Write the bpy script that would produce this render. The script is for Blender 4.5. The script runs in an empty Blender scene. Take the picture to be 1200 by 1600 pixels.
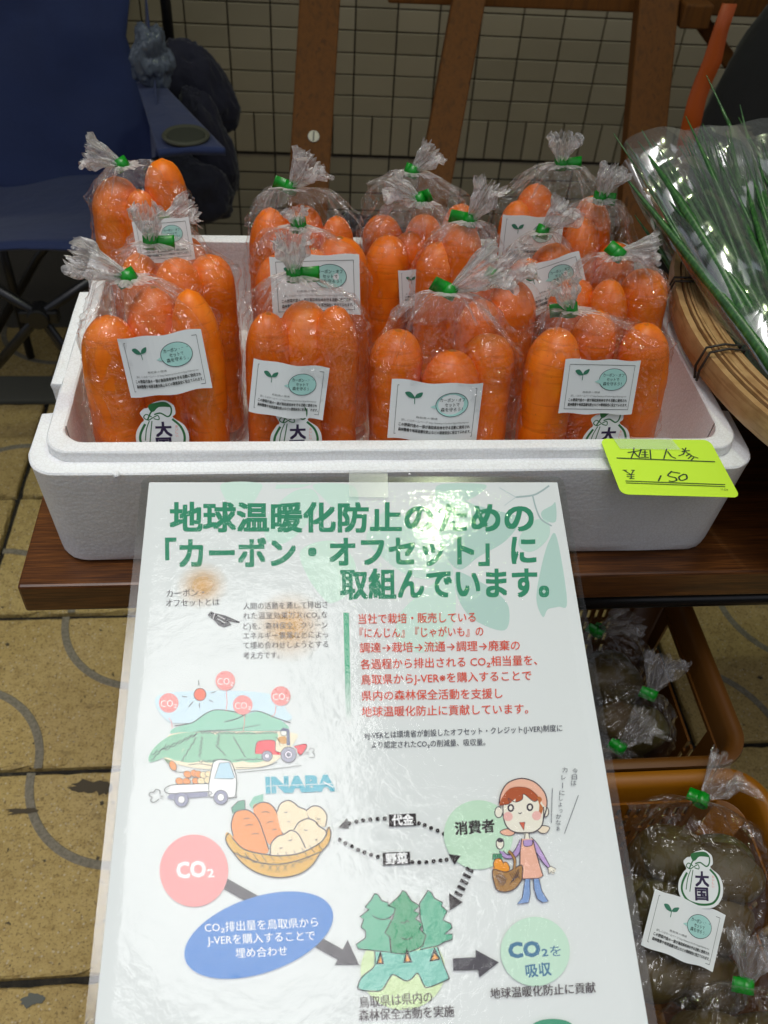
import bpy, bmesh, math, random
import numpy as np
from mathutils import Vector, Matrix, noise, geometry
R = math.radians
sc = bpy.context.scene
col = sc.collection

# ------------------------------------------------------------------ camera
H = 1.27
YAW, PITCH, ROLL, FPX = 0.130848, 0.792921, 0.0797800, 1377.08
fw = Vector((math.sin(YAW)*math.cos(PITCH), math.cos(YAW)*math.cos(PITCH), -math.sin(PITCH)))
r0 = Vector((math.cos(YAW), -math.sin(YAW), 0)); u0 = r0.cross(fw)
rt = r0*math.cos(ROLL)+u0*math.sin(ROLL); up = -r0*math.sin(ROLL)+u0*math.cos(ROLL)
CAM = Vector((0, 0, H))
cam = bpy.data.cameras.new('camera'); camo = bpy.data.objects.new('camera', cam); col.objects.link(camo)
camo.matrix_world = Matrix.Translation(CAM) @ Matrix((rt, up, -fw)).transposed().to_4x4()
cam.sensor_fit = 'VERTICAL'; cam.sensor_height = 36; cam.lens = FPX/1600*36
cam.clip_start = .02; cam.clip_end = 500
cam.dof.use_dof = True; cam.dof.focus_distance = .66; cam.dof.aperture_fstop = 13
sc.camera = camo

def ray(px, py): return fw + rt*((px-600)/FPX) - up*((py-800)/FPX)
def atY(px, py, y): d = ray(px, py); return CAM + d*(y/d.y)
def atZ(px, py, z): d = ray(px, py); return CAM + d*((z-H)/d.z)

# ------------------------------------------------------------------ world and sun
SUN_EL, SUN_AZ = R(86.2), R(215)      # azimuth clockwise from +Y
w = bpy.data.worlds.new('World'); sc.world = w; w.use_nodes = True
nt = w.node_tree; nt.nodes.clear()
sky = nt.nodes.new('ShaderNodeTexSky'); sky.sky_type = 'NISHITA'; sky.sun_disc = False
sky.sun_elevation = SUN_EL; sky.sun_rotation = SUN_AZ; sky.air_density = 1.0; sky.dust_density = 4.0; sky.ozone_density = 1.0
bg = nt.nodes.new('ShaderNodeBackground'); bg.inputs[1].default_value = .12
wo = nt.nodes.new('ShaderNodeOutputWorld')
hs = nt.nodes.new('ShaderNodeHueSaturation'); hs.inputs['Saturation'].default_value = .42; nt.links.new(sky.outputs[0], hs.inputs['Color']); nt.links.new(hs.outputs[0], bg.inputs[0]); nt.links.new(bg.outputs[0], wo.inputs[0])
sd = bpy.data.lights.new('sun', 'SUN'); sd.energy = 1.1; sd.angle = R(27); sd.color = (.98, .99, 1)
so = bpy.data.objects.new('sun', sd); col.objects.link(so)
sdir = Vector((math.sin(SUN_AZ)*math.cos(SUN_EL), math.cos(SUN_AZ)*math.cos(SUN_EL), math.sin(SUN_EL)))
so.rotation_euler = sdir.to_track_quat('Z', 'Y').to_euler()
sc.view_settings.view_transform = 'Standard'; sc.view_settings.look = 'None'
sc.view_settings.exposure = 0.12; sc.view_settings.gamma = 1; sc.view_settings.use_curve_mapping = False
sc.cycles.transparent_max_bounces = 40; sc.cycles.max_bounces = 10; sc.cycles.diffuse_bounces = 5
sc.cycles.glossy_bounces = 4; sc.cycles.caustics_reflective = False; sc.cycles.sample_clamp_indirect = 4

# ------------------------------------------------------------------ helpers
def lin(h):
    if isinstance(h, str):
        h = h.lstrip('#'); c = [int(h[i:i+2], 16)/255 for i in (0, 2, 4)]
        return tuple(x/12.92 if x <= .04045 else ((x+.055)/1.055)**2.4 for x in c)
    return tuple(h)
def put(name, me, parent=None, mat=None, smooth=False):
    o = bpy.data.objects.new(name, me); col.objects.link(o)
    if parent: o.parent = parent
    if mat:
        for m in (mat if isinstance(mat, (list, tuple)) else [mat]): me.materials.append(m)
    if smooth:
        me.polygons.foreach_set('use_smooth', [True]*len(me.polygons))
    return o
def mesh(name, V, F, parent=None, mat=None, smooth=False, mi=None):
    me = bpy.data.meshes.new(name); me.from_pydata([tuple(v) for v in V], [], F)
    o = put(name, me, parent, mat, smooth)
    if mi is not None: me.polygons.foreach_set('material_index', mi)
    me.update(); return o
def empty(name, loc=(0, 0, 0), parent=None):
    o = bpy.data.objects.new(name, None); col.objects.link(o); o.location = loc; o.empty_display_size = .05
    if parent: o.parent = parent
    return o
def tag(o, label, cat, group=None):
    o['label'] = label; o['category'] = cat
    if group: o['group'] = group
    return o
def struct(o): o['kind'] = 'structure'; return o
def stuff(o): o['kind'] = 'stuff'; return o
class MB:
    def __init__(s): s.V = []; s.F = []; s.M = []
    def add(s, V, F, m=0):
        n = len(s.V); s.V += [Vector(v) for v in V]; s.F += [tuple(i+n for i in f) for f in F]; s.M += [m]*len(F)
    def box(s, a, b, m=0, M=None):
        x0, y0, z0 = a; x1, y1, z1 = b
        V = [Vector(p) for p in ((x0,y0,z0),(x1,y0,z0),(x1,y1,z0),(x0,y1,z0),(x0,y0,z1),(x1,y0,z1),(x1,y1,z1),(x0,y1,z1))]
        if M: V = [M @ v for v in V]
        s.add(V, [(3,2,1,0),(4,5,6,7),(0,1,5,4),(1,2,6,5),(2,3,7,6),(3,0,4,7)], m)
    def tube(s, P, r, n=10, m=0, cap=True, flat=None):
        P = [Vector(p) for p in P]; k = len(P); base = len(s.V)
        rr = r if isinstance(r, (list, tuple)) else [r]*k
        t = (P[1]-P[0]).normalized(); a = t.orthogonal().normalized()
        if flat: a = Vector(flat); a = (a - t*a.dot(t)).normalized()
        for i in range(k):
            t = (P[min(i+1, k-1)]-P[max(i-1, 0)]).normalized()
            a = (a - t*a.dot(t)).normalized(); b = t.cross(a)
            for j in range(n):
                th = 2*math.pi*j/n; s.V.append(P[i]+(a*math.cos(th)+b*math.sin(th))*rr[i])
        for i in range(k-1):
            for j in range(n):
                s.F.append((base+i*n+j, base+i*n+(j+1)%n, base+(i+1)*n+(j+1)%n, base+(i+1)*n+j)); s.M.append(m)
        if cap:
            s.F.append(tuple(base+j for j in range(n))[::-1]); s.F.append(tuple(base+(k-1)*n+j for j in range(n))); s.M += [m, m]
    def beam(s, p0, p1, w, d, m=0, side=(1, 0, 0)):
        p0, p1 = Vector(p0), Vector(p1); t = (p1-p0).normalized(); a = Vector(side); a = (a-t*a.dot(t)).normalized(); b = t.cross(a)
        V = []
        for p in (p0, p1):
            for x, y in ((-1,-1),(1,-1),(1,1),(-1,1)): V.append(p+a*x*w/2+b*y*d/2)
        s.add(V, [(3,2,1,0),(4,5,6,7),(0,1,5,4),(1,2,6,5),(2,3,7,6),(3,0,4,7)], m)
    def loft(s, rings, m=0, cap0=False, cap1=False):
        base = len(s.V); n = len(rings[0])
        for r in rings: s.V += [Vector(p) for p in r]
        for i in range(len(rings)-1):
            for j in range(n):
                s.F.append((base+i*n+j, base+i*n+(j+1)%n, base+(i+1)*n+(j+1)%n, base+(i+1)*n+j)); s.M.append(m)
        if cap0: s.F.append(tuple(base+j for j in range(n))[::-1]); s.M.append(m)
        if cap1: k = base+(len(rings)-1)*n; s.F.append(tuple(k+j for j in range(n))); s.M.append(m)
    def build(s, name, mat=None, parent=None, smooth=False, bevel=0, solid=0):
        o = mesh(name, s.V, s.F, parent, mat, smooth, s.M if isinstance(mat, (list, tuple)) else None)
        if solid: q = o.modifiers.new('s', 'SOLIDIFY'); q.thickness = solid; q.offset = 0
        if bevel: q = o.modifiers.new('b', 'BEVEL'); q.width = bevel; q.segments = 2; q.limit_method = 'ANGLE'; q.angle_limit = R(40)
        return o
def autosmooth(o, ang=35):
    me = o.data; me.polygons.foreach_set('use_smooth', [True]*len(me.polygons))
    bm = bmesh.new(); bm.from_mesh(me)
    for e in bm.edges:
        if len(e.link_faces) == 2 and e.calc_face_angle(0) > R(ang): e.smooth = False
    bm.to_mesh(me); bm.free()

# ------------------------------------------------------------------ materials
class N:
    def __init__(s, name):
        s.m = bpy.data.materials.new(name); s.m.use_nodes = True; s.t = s.m.node_tree; s.t.nodes.clear()
        s.out = s.t.nodes.new('ShaderNodeOutputMaterial')
    def n(s, ty, **kw):
        nd = s.t.nodes.new('ShaderNode'+ty)
        for k, v in kw.items():
            if k in nd.inputs.keys() if isinstance(k, str) else False: s.i(nd, k, v)
            else: setattr(nd, k, v)
        return nd
    def i(s, nd, k, v):
        inp = nd.inputs[k]
        if hasattr(v, 'bl_idname') or isinstance(v, bpy.types.NodeSocket): s.t.links.new(v if isinstance(v, bpy.types.NodeSocket) else v.outputs[0], inp)
        else: inp.default_value = (tuple(v)+(1,))[:4] if isinstance(v, (tuple, list)) and inp.type == 'RGBA' else v
        return nd
    def obj(s): return s.n('TexCoord').outputs['Object']
    def pos(s): return s.n('NewGeometry').outputs['Position']
    def map(s, vec, sc=(1,1,1), rot=(0,0,0)):
        m = s.n('Mapping'); s.i(m, 'Vector', vec); m.inputs['Scale'].default_value = sc; m.inputs['Rotation'].default_value = rot; return m.outputs[0]
    def noise(s, vec, scale, detail=4, rough=.55, dist=0):
        q = s.n('TexNoise'); s.i(q, 'Vector', vec); q.inputs['Scale'].default_value = scale; q.inputs['Detail'].default_value = detail
        q.inputs['Roughness'].default_value = rough; q.inputs['Distortion'].default_value = dist; return q.outputs['Fac']
    def vor(s, vec, scale, feat='F1', out='Distance'):
        q = s.n('TexVoronoi'); q.feature = feat; s.i(q, 'Vector', vec); q.inputs['Scale'].default_value = scale; return q.outputs[out]
    def ramp(s, f, stops):
        q = s.n('ValToRGB'); s.i(q, 'Fac', f); e = q.color_ramp.elements
        while len(e) < len(stops): e.new(.5)
        for a, (p, c) in zip(e, stops):
            a.position = p; a.color = (c, c, c, 1) if isinstance(c, (int, float)) else tuple(lin(c))+(1,)
        return q.outputs[0]
    def math(s, op, a, b=0, c=None):
        q = s.n('Math'); q.operation = op; s.i(q, 0, a); s.i(q, 1, b)
        if c is not None: s.i(q, 2, c)
        return q.outputs[0]
    def mix(s, f, a, b, mode='MIX'):
        q = s.n('Mix'); q.data_type = 'RGBA'; q.blend_type = mode; s.i(q, 0, f); s.i(q, 6, a if not isinstance(a, str) else lin(a)); s.i(q, 7, b if not isinstance(b, str) else lin(b)); return q.outputs[2]
    def bump(s, h, strength=.3, dist=.001, normal=None):
        q = s.n('Bump'); s.i(q, 'Height', h); q.inputs['Strength'].default_value = strength; q.inputs['Distance'].default_value = dist
        if normal is not None: s.i(q, 'Normal', normal)
        return q.outputs[0]
    def pbr(s, color, rough=.5, normal=None, **kw):
        q = s.n('BsdfPrincipled'); s.i(q, 'Base Color', lin(color) if isinstance(color, str) else color); s.i(q, 'Roughness', rough)
        if normal is not None: s.i(q, 'Normal', normal)
        for k, v in kw.items(): s.i(q, k.replace('_', ' '), v)
        s.t.links.new(q.outputs[0], s.out.inputs[0]); return s.m
def simple(name, c, rough=.6, **kw): return N(name).pbr(lin(c) if isinstance(c, str) else c, rough, **kw)

def m_foam():
    s = N('foam'); p = s.pos(); v = s.vor(p, 330, 'F1'); v2 = s.vor(p, 330, 'DISTANCE_TO_EDGE'); n = s.noise(p, 40, 5)
    speck = s.math('GREATER_THAN', s.noise(p, 900, 1), .72)
    c = s.mix(s.ramp(n, [(.3, 0.), (.7, 1.)]), (.86, .87, .87), (.90, .91, .91))
    c = s.mix(s.ramp(v2, [(0, 1.), (.12, 0.)]), c, (.79, .79, .78))
    h = s.math('ADD', s.math('MULTIPLY', v, -1), s.math('ADD', s.math('MULTIPLY', n, 1.5), s.math('MULTIPLY', s.noise(p, 11, 3), 5)))
    c = s.mix(s.ramp(s.noise(p, 17, 6, .7), [(.60, 0.), (.74, .35)]), c, (.62, .58, .50))
    return s.pbr(c, s.mix(speck, (.5,.5,.5), (.15,.15,.15)), s.bump(h, .22, .0011), Subsurface_Weight=.25, Subsurface_Radius=(.02, .018, .016), Subsurface_Scale=.5)
def m_table():
    s = N('wood_laminate'); o = s.pos(); g = s.noise(s.map(o, (1.2, 22, 22)), 6, 8, .65, .6); f = s.noise(s.map(o, (6, 260, 260)), 5, 3)
    c = s.ramp(g, [(.25, '#341b0a'), (.45, '#5e3615'), (.58, '#75461c'), (.75, '#40230d')])
    c = s.mix(s.ramp(f, [(.4, 0.), (.62, .75)]), c, '#2e1508')
    return s.pbr(c, .38, s.bump(f, .15, .0004))
def m_timber():
    s = N('timber'); o = s.obj(); g = s.noise(s.map(o, (18, 18, 1.4)), 5, 7, .6, .5)
    return s.pbr(s.ramp(g, [(.3, '#5a3404'), (.55, '#754408'), (.75, '#422503')]), .75, s.bump(g, .1, .001))
def m_walltile():
    s = N('wall_tile'); p = s.pos(); rib = s.noise(s.map(p, (30, 30, 900)), 1, 2); n = s.noise(p, 7, 5); oi = s.n('ObjectInfo').outputs['Random']
    c = s.mix(n, '#a89c86', '#bcae92'); c = s.mix(s.math('MULTIPLY', oi, .5), c, '#93876f')
    return s.pbr(c, .6, s.bump(rib, .6, .0008))
def m_paver():
    s = N('paver'); p = s.pos(); n = s.noise(p, 4, 6, .6); g = s.noise(p, 260, 3, .7); d = s.noise(p, 28, 5, .7); oi = s.n('ObjectInfo').outputs['Random']
    c = s.ramp(n, [(.3, '#9a8650'), (.5, '#b09a5c'), (.7, '#b6a06a')])
    c = s.mix(s.math('MULTIPLY', oi, .45), c, '#9c8250')
    c = s.mix(s.ramp(s.noise(p, 70, 4, .8), [(.38, .5), (.52, 0.)]), c, '#7e652f')
    c = s.mix(s.ramp(s.vor(p, 120), [(.08, .9), (.24, 0.)]), c, '#b9ad90')
    c = s.mix(s.ramp(g, [(.36, .7), (.47, 0.)]), c, '#5d4a28')
    c = s.mix(s.ramp(d, [(.58, 0.), (.72, .5)]), c, '#54452c')
    c = s.mix(s.ramp(s.noise(p, 95, 2), [(.68, 0.), (.73, .9)]), c, '#2b2418')
    return s.pbr(c, .75, s.bump(s.math('ADD', g, d), .5, .0015))
def m_inlay():
    s = N('inlay'); p = s.pos(); g = s.noise(p, 200, 4, .7); d = s.noise(p, 40, 3)
    return s.pbr(s.mix(s.ramp(g, [(.4, 0.), (.6, 1.)]), '#66604f', '#7e7765'), .8, s.bump(s.math('ADD', g, d), .5, .001))
def m_joint():
    s = N('joint_grout'); p = s.pos(); g = s.noise(p, 60, 6, .7)
    return s.pbr(s.ramp(g, [(.35, '#15130e'), (.6, '#2c281e'), (.75, '#5a5140')]), .95, s.bump(g, 1, .004))
def m_grout():
    s = N('wall_grout'); return s.pbr(s.mix(s.noise(s.pos(), 60), '#37322a', '#4a443a'), .9)
def m_carrot():
    s = N('carrot'); o = s.obj(); n = s.noise(s.map(o, (1, 1, .5)), 60, 5, .6); ring = s.noise(s.map(o, (9, 9, 95)), 1.2, 4, .7, 1.2); oi = s.n('ObjectInfo').outputs['Random']
    c = s.ramp(n, [(.25, '#e66c04'), (.5, '#f27c08'), (.75, '#f98f18')])
    c = s.mix(s.math('MULTIPLY', oi, .6), c, '#e0640a')
    c = s.mix(s.ramp(s.noise(s.map(o, (1, 1, .3)), 34, 4, .6), [(.52, 0.), (.70, .55)]), c, '#c8540a')
    c = s.mix(s.ramp(ring, [(.34, .35), (.44, 0.)]), c, '#ae4a06')
    c = s.mix(s.ramp(s.vor(s.map(o, (1, 1, .6)), 190), [(.04, .5), (.1, 0.)]), c, '#7c3a10')
    sep = s.n('SeparateXYZ'); s.t.links.new(o, sep.inputs[0]); cr = s.math('ADD', sep.outputs[2], s.math('MULTIPLY', s.math('SUBTRACT', s.noise(o, 120, 3), .5), .006))
    c = s.mix(s.ramp(s.math('MULTIPLY', cr, 100), [(-0.0, 0.), (1., 0.)]) if False else s.math('MULTIPLY', s.math('GREATER_THAN', cr, -.0006), s.math('MULTIPLY', s.n('ObjectInfo').outputs['Random'], .9)), c, '#8a5a18')
    return s.pbr(c, .42, s.bump(s.math('ADD', ring, s.math('MULTIPLY', n, .6)), .28, .0012), Subsurface_Weight=.25, Subsurface_Radius=(.02, .007, .002), Subsurface_Scale=.25)
def m_film(name, haze, bscale=55, bstr=.55, base=.06, rough=.09, hazecol=(.92, .9, .9), k=.55, pw=3.0, dist=.004, creamp=.6):
    s = N(name); p = s.obj()
    lw = s.n('LayerWeight'); lw.inputs['Blend'].default_value = .5; f = lw.outputs['Facing']
    dn = s.n('TexNoise'); s.i(dn, 'Vector', p); dn.inputs['Scale'].default_value = bscale*.5; dn.inputs['Detail'].default_value = 2
    vm = s.n('VectorMath'); vm.operation = 'MULTIPLY_ADD'; s.t.links.new(dn.outputs['Color'], vm.inputs[0]); vm.inputs[1].default_value = (.022,)*3; s.t.links.new(p, vm.inputs[2])
    cre = s.vor(s.map(vm.outputs[0], (1.3, 1.3, .4)), bscale*1.3)
    w1 = s.noise(p, bscale, 3, .55, 1.2); w2 = s.noise(s.map(p, (1, 1, .35)), bscale*2.2, 2, .5, .8)
    ridg = s.math('ABSOLUTE', s.math('SUBTRACT', w1, .5)); r2 = s.math('ABSOLUTE', s.math('SUBTRACT', w2, .5))
    nb = s.bump(s.math('ADD', s.math('MULTIPLY', cre, creamp), s.math('ADD', ridg, s.math('MULTIPLY', r2, .5))), bstr, dist)
    tr = s.n('BsdfTransparent'); tr.inputs[0].default_value = (.985, .985, .985, 1)
    df = s.n('BsdfDiffuse'); df.inputs[0].default_value = tuple(hazecol)+(1,); s.i(df, 'Normal', nb)
    tl = s.n('BsdfTranslucent'); tl.inputs[0].default_value = tuple(hazecol)+(1,)
    dm = s.n('MixShader'); dm.inputs[0].default_value = .4; s.t.links.new(df.outputs[0], dm.inputs[1]); s.t.links.new(tl.outputs[0], dm.inputs[2])
    hz = s.math('MULTIPLY', s.math('ADD', s.math('MULTIPLY', s.math('POWER', f, 2.5), 2.2), s.ramp(w1, [(.35, .6), (.65, 1.4)])), haze)
    m1 = s.n('MixShader'); s.i(m1, 0, hz); s.t.links.new(tr.outputs[0], m1.inputs[1]); s.t.links.new(dm.outputs[0], m1.inputs[2])
    gl = s.n('BsdfGlossy'); gl.inputs['Roughness'].default_value = rough; gl.inputs[0].default_value = (1, 1, 1, 1); s.i(gl, 'Normal', nb)
    fac = s.math('ADD', s.math('MULTIPLY', s.math('POWER', f, pw), k), base)
    m2 = s.n('MixShader'); s.i(m2, 0, fac); s.t.links.new(m1.outputs[0], m2.inputs[1]); s.t.links.new(gl.outputs[0], m2.inputs[2])
    s.t.links.new(m2.outputs[0], s.out.inputs[0]); return s.m
def m_laminate():
    s = N('laminate'); p = s.obj()
    n1 = s.noise(p, 210, 3, .6, .6); n2 = s.noise(p, 38, 2, .5); n3 = s.noise(p, 7, 2)
    h = s.math('ADD', s.math('MULTIPLY', n1, .17), s.math('ADD', s.math('MULTIPLY', n2, .35), s.math('MULTIPLY', n3, 2.2)))
    nb = s.bump(h, 1, .0011)
    fr = s.n('LayerWeight'); fr.inputs['Blend'].default_value = .5
    fac = s.math('ADD', s.math('MULTIPLY', s.math('POWER', fr.outputs['Facing'], 4), .8), .020)
    tr = s.n('BsdfTransparent'); gl = s.n('BsdfGlossy'); gl.inputs['Roughness'].default_value = .045; gl.inputs[0].default_value = (1, 1, 1, 1); s.i(gl, 'Normal', nb)
    m = s.n('MixShader'); s.i(m, 0, fac); s.t.links.new(tr.outputs[0], m.inputs[1]); s.t.links.new(gl.outputs[0], m.inputs[2])
    s.t.links.new(m.outputs[0], s.out.inputs[0]); return s.m
def m_fabric(name, c, c2, rough=.8):
    s = N(name); p = s.obj(); n = s.noise(p, 12, 5); wv = s.noise(p, 700, 1)
    return s.pbr(s.mix(n, c, c2), rough, s.bump(s.math('ADD', s.math('MULTIPLY', wv, .2), s.noise(p, 25, 4)), .5, .004), Sheen_Weight=.2)
def m_bamboo():
    s = N('bamboo'); p = s.obj(); n = s.noise(p, 40, 5, .6); st = s.noise(s.map(p, (20, 20, 300)), 1.5, 3)
    c = s.ramp(n, [(.3, '#a27c4c'), (.55, '#bd9868'), (.75, '#ad8655')]); c = s.mix(s.ramp(st, [(.4, .35), (.5, 0.)]), c, '#7c4c22')
    return s.pbr(c, .35, s.bump(st, .15, .0005))
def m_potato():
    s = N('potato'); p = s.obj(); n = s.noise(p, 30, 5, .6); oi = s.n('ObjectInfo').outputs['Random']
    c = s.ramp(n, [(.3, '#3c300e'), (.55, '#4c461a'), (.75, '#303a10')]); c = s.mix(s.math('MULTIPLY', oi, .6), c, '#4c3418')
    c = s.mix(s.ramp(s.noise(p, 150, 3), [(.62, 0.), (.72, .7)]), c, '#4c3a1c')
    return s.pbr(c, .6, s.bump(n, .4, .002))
M = dict(foam=m_foam(), table=m_table(), timber=m_timber(), wtile=m_walltile(), paver=m_paver(), inlay=m_inlay(), joint=m_joint(), grout=m_grout(),
    carrot=m_carrot(), film=m_film('film', .004, 34, 1.0, .052, .05, k=.35, dist=.013, creamp=.8), filmneck=m_film('film_neck', .36, 110, .9, .06, .10, hazecol=(1, .98, .97), k=.22), sleeve=m_film('sleeve', .08, 7, .45, .17, .12, hazecol=(.9, .95, .97), k=.45, pw=2.0, dist=.010, creamp=.35),
    filmd=m_film('film_dark', .006, 42, .8, .035, .07, dist=.006), filmnd=m_film('film_dark_neck', .07, 90, .8, .06, .12), filmshoulder=m_film('film_shoulder', .075, 70, 1.0, .06, .07, hazecol=(1, .98, .97), k=.25, dist=.008, creamp=.9), lam=m_laminate(), bamboo=m_bamboo(), potato=m_potato(),
    blue=m_fabric('blue_fabric', '#18264e', '#1e3060'), navy=m_fabric('navy_fabric', '#15152a', '#1a1a30'), black=m_fabric('black_fabric', '#141416', '#1b1a1a'),
    orange=simple('orange_strap', '#b8500c', .5), metal=simple('dark_metal', '#3c3c3e', .35, Metallic=.8), blackmetal=simple('black_paint', '#1a1816', .32),
    chrome=simple('steel', '#9a968c', .3, Metallic=1.0), paper=simple('paper', (.735, .77, .76), .7), cardboard=simple('board', '#8a7a5e', .8),
    tape=simple('green_tape', '#07861c', .3, Subsurface_Weight=.0), tapeback=simple('tape_back', '#d8ddd4', .5),
    wire=simple('dark_wire', '#2a2218', .5), knob=simple('black_plastic', '#101012', .4), grey=simple('grey_cloth', '#3c4448', .9),
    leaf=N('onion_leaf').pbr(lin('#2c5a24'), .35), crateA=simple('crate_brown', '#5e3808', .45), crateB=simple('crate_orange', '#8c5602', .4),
    sky_blocker=simple('blocker_fabric', '#6a6456', .8), concrete=simple('concrete', '#4a463c', .9), facade=simple('facade', '#6a6254', .9), glass=simple('window_glass', '#20242a', .1))
s = N('leaf2'); p_ = s.obj(); st_ = s.noise(s.map(p_, (60, 60, 2)), 6, 3)
M['leaf'] = s.pbr(s.ramp(st_, [(.3, '#1c4422'), (.55, '#34682e'), (.8, '#5f8f44')]), .32)
s = N('tag'); 
M['fluo'] = s.pbr(lin('#d2fb2c'), .45, Emission_Color=lin('#a8f010'), Emission_Strength=.0)
s = N('clear_tape'); tr = s.n('BsdfTransparent'); df = s.n('BsdfDiffuse'); df.inputs[0].default_value = (.75, .8, .76, 1); gl = s.n('BsdfGlossy'); gl.inputs['Roughness'].default_value = .25
mm = s.n('MixShader'); mm.inputs[0].default_value = .28; s.t.links.new(tr.outputs[0], mm.inputs[1]); s.t.links.new(df.outputs[0], mm.inputs[2])
m2 = s.n('MixShader'); m2.inputs[0].default_value = .06; s.t.links.new(mm.outputs[0], m2.inputs[1]); s.t.links.new(gl.outputs[0], m2.inputs[2]); s.t.links.new(m2.outputs[0], s.out.inputs[0])
M['ctape'] = s.m
PAPERREF = lin('#c8d0cb')
_pc = {}
def pc(h):
    """ink colour: the photographed colour divided by the photographed paper"""
    if h not in _pc:
        c = lin(h); c = tuple(min(.85, max(.004, a/b*.78)) for a, b in zip(c, PAPERREF)); _pc[h] = N('ink_'+h.strip('#')).pbr(c, .7)
    return _pc[h]

# ------------------------------------------------------------------ setting: ground, pavement, wall, added sky blocker
g = mesh('ground', [(-80, -80, -.012), (80, -80, -.012), (80, 80, -.012), (-80, 80, -.012)], [(0, 1, 2, 3)], None, M['joint']); struct(g)
pv = struct(empty('pavement'))
def tilemesh(kind):
    q = random.Random(kind*17+2); a = .14475; n = 16; base = []
    for (x0, y0, x1, y1) in ((-a, -a, a, -a), (a, -a, a, a), (a, a, -a, a), (-a, a, -a, -a)):
        for k in range(n):
            t = k/n; base.append((x0+(x1-x0)*t, y0+(y1-y0)*t))
    def ringq(ins, z, j):
        out = []
        for x, y in base:
            w_ = ins+(q.random()**5*.006+q.random()*.0010)*j; m_ = max(abs(x), abs(y)); f_ = (m_-w_)/m_; out.append((x*f_, y*f_, z))
        return out
    mb = MB(); mb.loft([ringq(0, -.012, 0), ringq(0, -.0035, .6), ringq(.0024, 0, 1)], cap1=True)
    me = bpy.data.meshes.new('tile'); me.from_pydata([tuple(v) for v in mb.V], [], mb.F); me.materials.append(M['paver']); return me
def arcmesh():
    V = []; F = []; n = 20
    for i in range(n+1):
        a = math.pi/2*i/n
        for r_, z in ((.1435, .0003), (.1445, .0009), (.1555, .0009), (.1565, .0003)):
            x, y = r_*math.cos(a), r_*math.sin(a); V.append((x, y, z))
    for i in range(n):
        for j in range(3): F.append((i*4+j, i*4+j+1, i*4+j+5, i*4+j+4))
    me = bpy.data.meshes.new('inlay'); me.from_pydata(V, [], F); me.materials.append(M['inlay']); return me
TMS, AM = [tilemesh(k) for k in range(5)], arcmesh()
random.seed(3)
for i in range(-3, 7):
    for j in range(-3, 5):
        x0 = -.565+.3*i; y0 = .396+.3*j
        t = put('tile', TMS[random.randrange(5)], pv); t.location = (x0+.15, y0+.15, random.uniform(-.0012, .0012)); t.rotation_euler = (random.uniform(-.004, .004), random.uniform(-.004, .004), random.uniform(-.003, .003))
        flip = (i, j) in ((-1, 3), (-1, 2), (4, 2))
        for k, (cx, cy, rz) in enumerate((((-.146, -.146, 0), (.146, .146, math.pi)) if not flip else ((.146, -.146, math.pi/2), (-.146, .146, -math.pi/2)))):
            a = put('inlay', AM, t); a.location = (cx, cy, 0); a.rotation_euler = (0, 0, rz)
# kerb strip and rougher ground by the wall
mb = MB(); mb.box((-4, 1.60, -.011), (4, 1.69, .004)); struct(mb.build('kerb', simple('kerb_concrete', '#57564a', .9), bevel=.004))
mb = MB(); mb.box((-4, 1.694, -.011), (4, 2.6, -.002)); struct(mb.build('wall_footing', M['concrete']))
q_ = random.Random(5)
def splat(name, c, rx, ry, mat, n=26, z=.0022):
    V = []
    for k in range(n):
        a = 2*math.pi*k/n; f_ = 1+q_.uniform(-.22, .22)
        if math.cos(a) < -.3: f_ *= 1+.6*q_.random()
        V.append((c.x+rx*f_*math.cos(a), c.y+ry*f_*math.sin(a), z))
    mesh(name, V, [tuple(range(n))], pv, mat)
TAR = simple('old_tar', '#453c2a', .8)
splat('tar_stain', atZ(143, 1230, 0), .026, .009, TAR); splat('tar_stain', atZ(164, 1233, 0), .010, .010, TAR, z=.0026); splat('tar_stain', atZ(160, 1256, 0), .003, .003, TAR)
splat('tar_stain', atZ(40, 1268, 0), .018, .004, TAR); splat('tar_stain', atZ(55, 1562, 0), .012, .006, simple('grout_patch', '#5a5c54', .9)); splat('tar_stain', atZ(12, 1008, 0), .003, .003, TAR); splat('tar_stain', atZ(1188, 1060, 0), .004, .003, TAR)
# tiled wall
WX, WY, WZ, WA = .1396, 2.2848, H-.64755, -.0195
wall = struct(empty('wall')); wall.location = (WX, WY, 0); wall.rotation_euler = (0, 0, WA)
mb = MB(); mb.box((-4, .009, 0), (4, .25, 4.2)); mb.box((-4, .017, -.01), (4, .20, -.001)); mb.build('wall_core', M['grout'], wall)
def wtile(wd, ht):
    mb = MB(); a, b = wd/2-.0016, ht/2-.0016
    rg = lambda i_, y: [(-a+i_, y, -b+i_), (a-i_, y, -b+i_), (a-i_, y, b-i_), (-a+i_, y, b-i_)]
    mb.loft([rg(0, .012), rg(0, .002), rg(.0012, 0)], cap1=True)
    me = bpy.data.meshes.new('tile'); me.from_pydata([tuple(v) for v in mb.V], [], mb.F); me.materials.append(M['wtile']); return me
WT, WS = wtile(.1, .05), wtile(.05, .1)
rest = MB()
def place(me, x, y, z, near):
    if near:
        t = put('tile', me, wall); t.location = (x, y+random.uniform(-.0006, .0006), z); t.rotation_euler = (random.uniform(-.004, .004), 0, random.uniform(-.004, .004))
    else:
        rest.add([Vector(v.co)+Vector((x, y, z)) for v in me.vertices], [tuple(p.vertices) for p in me.polygons])
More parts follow.
